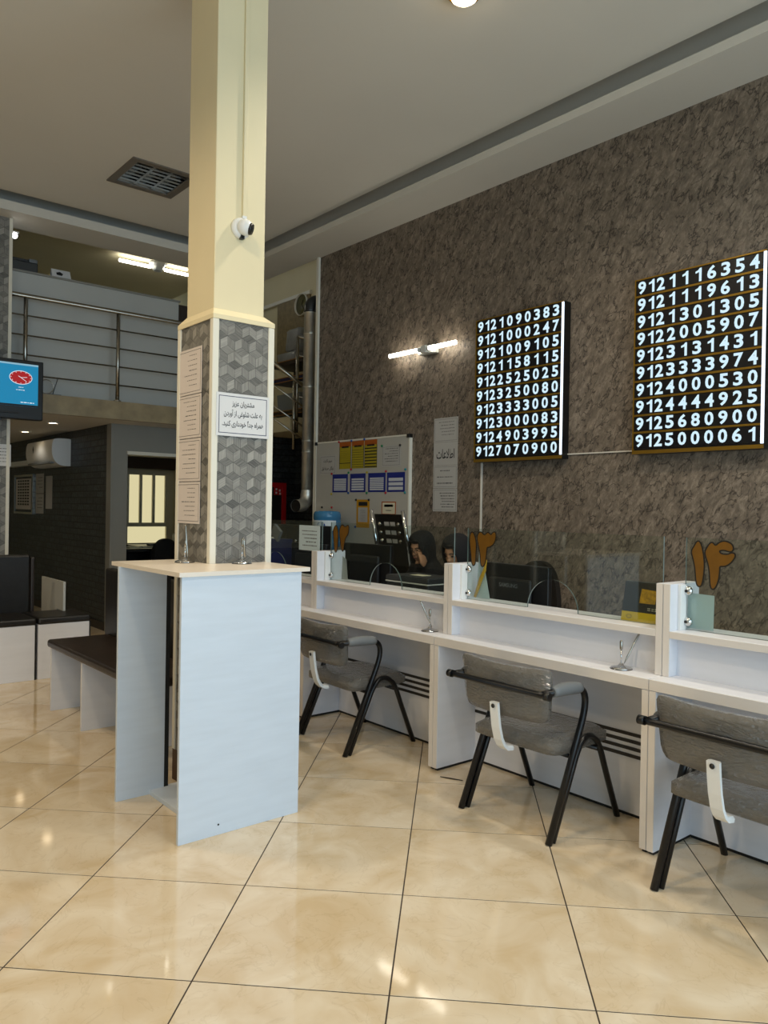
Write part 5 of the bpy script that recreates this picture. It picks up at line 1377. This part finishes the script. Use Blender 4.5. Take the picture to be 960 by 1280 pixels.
def make_hand(wrist, dirv, palm_n, s=1.0, curl=0.5, side=1):
    """palm plus five bent fingers rooted in the palm; returns list of meshes. dirv: finger direction, palm_n: palm normal"""
    d = Vector(dirv).normalized(); n = Vector(palm_n).normalized(); l = d.cross(n).normalized()*side; n = n
    W_ = Vector(wrist); out = []
    P = [W_-d*0.02, W_+d*0.02*s, W_+d*0.05*s, W_+d*0.082*s]
    bm = bmesh.new(); bmesh.ops.create_uvsphere(bm, u_segments=14, v_segments=10, radius=1.0)
    M_ = Matrix((( *(l*0.042*s), 0), (*(d*0.052*s), 0), (*(n*0.015*s), 0), (0, 0, 0, 1))).transposed()
    M_.translation = W_+d*0.048*s
    bmesh.ops.transform(bm, matrix=M_, verts=bm.verts); m_ = bpy.data.meshes.new('palm'); bm.to_mesh(m_); bm.free(); out.append(m_)
    L = [0.068, 0.078, 0.073, 0.057]
    for k in range(4):
        off = (k-1.5)*0.021*s; p = W_+d*0.082*s+l*off; pts = [p-d*0.03]; a = 0.15
        for q in range(3):
            a += curl*(0.75 if q else 0.4); pts.append(pts[-1]+(d*math.cos(a)+n*math.sin(a))*(L[k]*s*(0.45, 0.32, 0.26)[q]+(0.03 if q == 0 else 0)))
        out.append(skin_mesh([tuple(x) for x in pts], chain(pts), [0.0095*s, 0.009*s, 0.0082*s, 0.0068*s]))
    p = W_+d*0.03*s-l*0.032*s; td = (d*0.75-l*0.55+n*0.35).normalized()
    pts = [p+l*0.02*s, p+td*0.018*s, p+td*0.048*s, p+td*0.05*s+(d*0.9+n*0.3).normalized()*0.026*s]
    out.append(skin_mesh([tuple(x) for x in pts], chain(pts), [0.013*s, 0.0115*s, 0.010*s, 0.0078*s]))
    return out
def person(label, loc, rz, phone, tilt):
    """seated, x forward, y to the sitter's left"""
    P = thing('person', label, 'person', (0, 0, 0))
    hip = (0, 0, 0.53); chest = (0.07, 0, 0.80); nb = (0.125, 0, 0.965); nk = (0.15, 0, 1.02)
    hc = Vector((0.185, 0.0, 1.118))
    if phone: Lw = (0.265, 0.115, 0.985); Le = (0.33, 0.21, 0.785)
    else: Lw = (0.40, 0.10, 0.79); Le = (0.22, 0.25, 0.78)
    Rw = (0.40, -0.09, 0.79); Re = (0.22, -0.26, 0.78)
    LS = (0.085, 0.165, 0.915); RS = (0.085, -0.165, 0.915)
    V = [hip, (0.03, 0, 0.66), chest, nb, nk, LS, Le, Lw, RS, Re, Rw, (0.03, 0.085, 0.52), (0.44, 0.10, 0.53), (0.42, 0.10, 0.10), (0.53, 0.11, 0.045), (0.03, -0.085, 0.52), (0.44, -0.10, 0.53), (0.42, -0.10, 0.10), (0.53, -0.11, 0.045)]
    E_ = [(0, 1), (1, 2), (2, 3), (3, 4), (3, 5), (5, 6), (6, 7), (3, 8), (8, 9), (9, 10), (0, 11), (11, 12), (12, 13), (13, 14), (0, 15), (15, 16), (16, 17), (17, 18)]
    R_ = [0.12, 0.105, 0.115, 0.075, 0.052, 0.055, 0.042, 0.026, 0.055, 0.042, 0.026, 0.08, 0.06, 0.042, 0.03, 0.08, 0.06, 0.042, 0.03]
    body = [skin_mesh(V, E_, R_)]
    # head
    bm = bmesh.new(); bmesh.ops.create_uvsphere(bm, u_segments=32, v_segments=24, radius=1.0)
    for v in bm.verts:
        x, y, z = v.co; fx_ = 0.098; 
        nx_, ny_, nz_ = x*0.092, y*0.073, z*0.112
        if z < 0: ny_ *= 1-0.28*(-z)**1.3; nx_ = nx_*(1-0.12*(-z)) + 0.018*(-z)*(1 if x > -0.2 else 0)
        if x > 0.3:
            nx_ += 0.004*math.exp(-((z-0.28)/0.12)**2)-0.007*math.exp(-((z-0.02)/0.12)**2)*(1 if abs(y) > 0.15 else 0.2)
            nx_ += 0.006*math.exp(-((z+0.95)/0.2)**2)
        v.co = (nx_, ny_, nz_)
    mh = bpy.data.meshes.new('h'); bm.to_mesh(mh); bm.free()
    def small(c, r, sc_):
        bm = bmesh.new(); bmesh.ops.create_uvsphere(bm, u_segments=12, v_segments=8, radius=r)
        for v in bm.verts: v.co = Vector((v.co.x*sc_[0], v.co.y*sc_[1], v.co.z*sc_[2]))+Vector(c)
        m_ = bpy.data.meshes.new('n'); bm.to_mesh(m_); bm.free(); return m_
    hd = [mh, small((0.094, 0, -0.022), 0.016, (0.9, 0.75, 0.75)), small((0.092, 0, 0.0), 0.011, (0.7, 0.7, 1.9)), small((0.089, 0, -0.052), 0.014, (0.5, 1.3, 0.6)), small((0.07, 0, -0.10), 0.022, (0.8, 1, 0.7)),
          small((-0.005, 0.074, -0.005), 0.024, (0.6, 0.3, 1.1)), small((-0.005, -0.074, -0.005), 0.024, (0.6, 0.3, 1.1))]
    HM = Matrix.Translation(hc) @ Matrix.Rotation(tilt[0], 4, 'Z') @ Matrix.Rotation(tilt[1], 4, 'Y')
    for m_ in hd: m_.transform(HM)
    hands = []
    if phone: hands += make_hand(Lw, (-0.12, -0.2, 1.0), (0.05, -1.0, -0.1), 0.95, 0.45, 1)
    else: hands += make_hand(Lw, (1, -0.25, 0.0), (0, 0, -1), 0.95, 0.25, -1)
    hands += make_hand(Rw, (1, 0.25, 0.0), (0, 0, -1), 0.95, 0.25, 1)
    me = join_meshes(body+hd+hands, 0.0065)
    me.name = 'body'; me.materials.clear(); me.materials.append(MATS['skin'])
    for p_ in me.polygons: p_.use_smooth = True
    bo = link_mesh('body', me, P)
    # black coat over torso, arms and legs
    Rg = [r+0.018 for r in R_]; Rg[4] = 0.06; Rg[7] = 0.036; Rg[10] = 0.036; Rg[14] = 0.036; Rg[18] = 0.036
    gm = skin_mesh(V, E_, Rg); gm = join_meshes([gm], 0.012); gm.materials.clear(); gm.materials.append(MATS['black_cloth'])
    for p_ in gm.polygons: p_.use_smooth = True
    link_mesh('coat', gm, P)
    # headscarf: shell round head and neck with a face opening, draping onto the shoulders
    bm = bmesh.new(); nu, nv = 36, 22; grid = []
    prof = [(0.0, 0.142), (0.04, 0.139), (0.075, 0.124), (0.098, 0.098), (0.112, 0.060), (0.116, 0.020), (0.114, -0.02), (0.108, -0.06), (0.102, -0.10), (0.104, -0.13), (0.118, -0.165), (0.145, -0.20), (0.175, -0.235)]
    for (r, z) in prof:
        row = []
        for k in range(nu):
            a = 2*PI*k/nu
            x = r*math.cos(a)*(1.0 if math.cos(a) > 0 else 1.12)-0.008; y = r*math.sin(a)*(0.88 if z > -0.12 else 1.15)
            row.append(bm.verts.new((x, y, z)))
        grid.append(row)
    for j in range(len(prof)-1):
        for k in range(nu):
            a = 2*PI*(k+.5)/nu; zc = (prof[j][1]+prof[j+1][1])/2
            aa = a if a < PI else a-2*PI
            if abs(aa) < 0.72*(1-0.35*max(0, zc)/0.09) and -0.105 < zc < 0.085: continue
            q = [grid[j][k], grid[j+1][k], grid[j+1][(k+1) % nu], grid[j][(k+1) % nu]]
            try: bm.faces.new(q)
            except ValueError: pass
    bmesh.ops.remove_doubles(bm, verts=bm.verts, dist=0.0005)
    sm = bpy.data.meshes.new('scarf'); bm.to_mesh(sm); bm.free()
    def fs_(o):
        s = o.modifiers.new('so', 'SOLIDIFY'); s.thickness = 0.006; s.offset = 0
        u = o.modifiers.new('u', 'SUBSURF'); u.levels = 1; u.render_levels = 1
    sm = eval_mesh(sm, [fs_]); sm.transform(HM); sm.materials.clear(); sm.materials.append(MATS['black_cloth'])
    for p_ in sm.polygons: p_.use_smooth = True
    link_mesh('headscarf', sm, P)
    def face_part(nm, m_, mb): mb.xform(HM); return mb.build(nm, m_, bo)
    for s in (-1, 1):
        face_part('eye', 'eye_dark', MB().ball((0.083, s*0.030, 0.006), 0.010, (0.6, 1.3, 0.55), seg=10))
        face_part('eyebrow', 'hair_black', MB().tube([(0.092, s*0.014, 0.027), (0.090, s*0.030, 0.031), (0.080, s*0.046, 0.026)], 0.0032, 6))
    face_part('lips', 'skin_lips', MB().ball((0.0935, 0, -0.052), 0.012, (0.45, 1.5, 0.5), seg=10))
    face_part('hair_line', 'hair_black', MB().ball((0.045, 0, 0.083), 0.05, (1.0, 1.25, 0.6), seg=14))
    if phone:
        g = MB()
        for s in (-1, 1): g.tube([(0.103, s*0.033+0.024*math.cos(a), 0.002+0.019*math.sin(a)) for a in [2*PI*k/14 for k in range(14)]], 0.0018, 5, closed=True)
        g.tube([(0.104, -0.010, 0.004), (0.104, 0.010, 0.004)], 0.0018, 5)
        for s in (-1, 1): g.tube([(0.102, s*0.057, 0.006), (0.0, s*0.083, 0.008)], 0.0018, 5)
        face_part('glasses', 'black_plastic', g)
    P.location = loc; P.rotation_euler = (0, 0, rz)
    return P
p1 = person('seated woman in black headscarf holding a phone to her cheek', (4.42, 4.60, 0), PI, True, (0.15, 0.25))
p2 = person('seated woman in black hood looking down behind the glass post', (4.20, 3.985, 0), PI, False, (0.1, 0.30))
mb = MB(); mb.box(-0.006, 0.006, -0.034, 0.034, -0.07, 0.07, bev=0.003); mb.xform(Matrix.Translation((4.42-0.225, 4.60-0.092, 1.075)) @ Matrix.Rotation(0.25, 4, 'Y') @ Matrix.Rotation(1.45, 4, 'Z'))
tag(mb.build('mobile_phone', 'black_plastic'), 'black mobile phone in the hand of the woman with glasses', 'phone')

tag(MB().tube([(2.915, 2.985, 0.003), (2.94, 2.93, 0.003), (2.97, 2.87, 0.003)], [0.002, 0.004, 0.002], 6).build('wood_splinter', 'dark_wood'), 'thin dark splinter lying on the floor before the middle armchair', 'splinter')
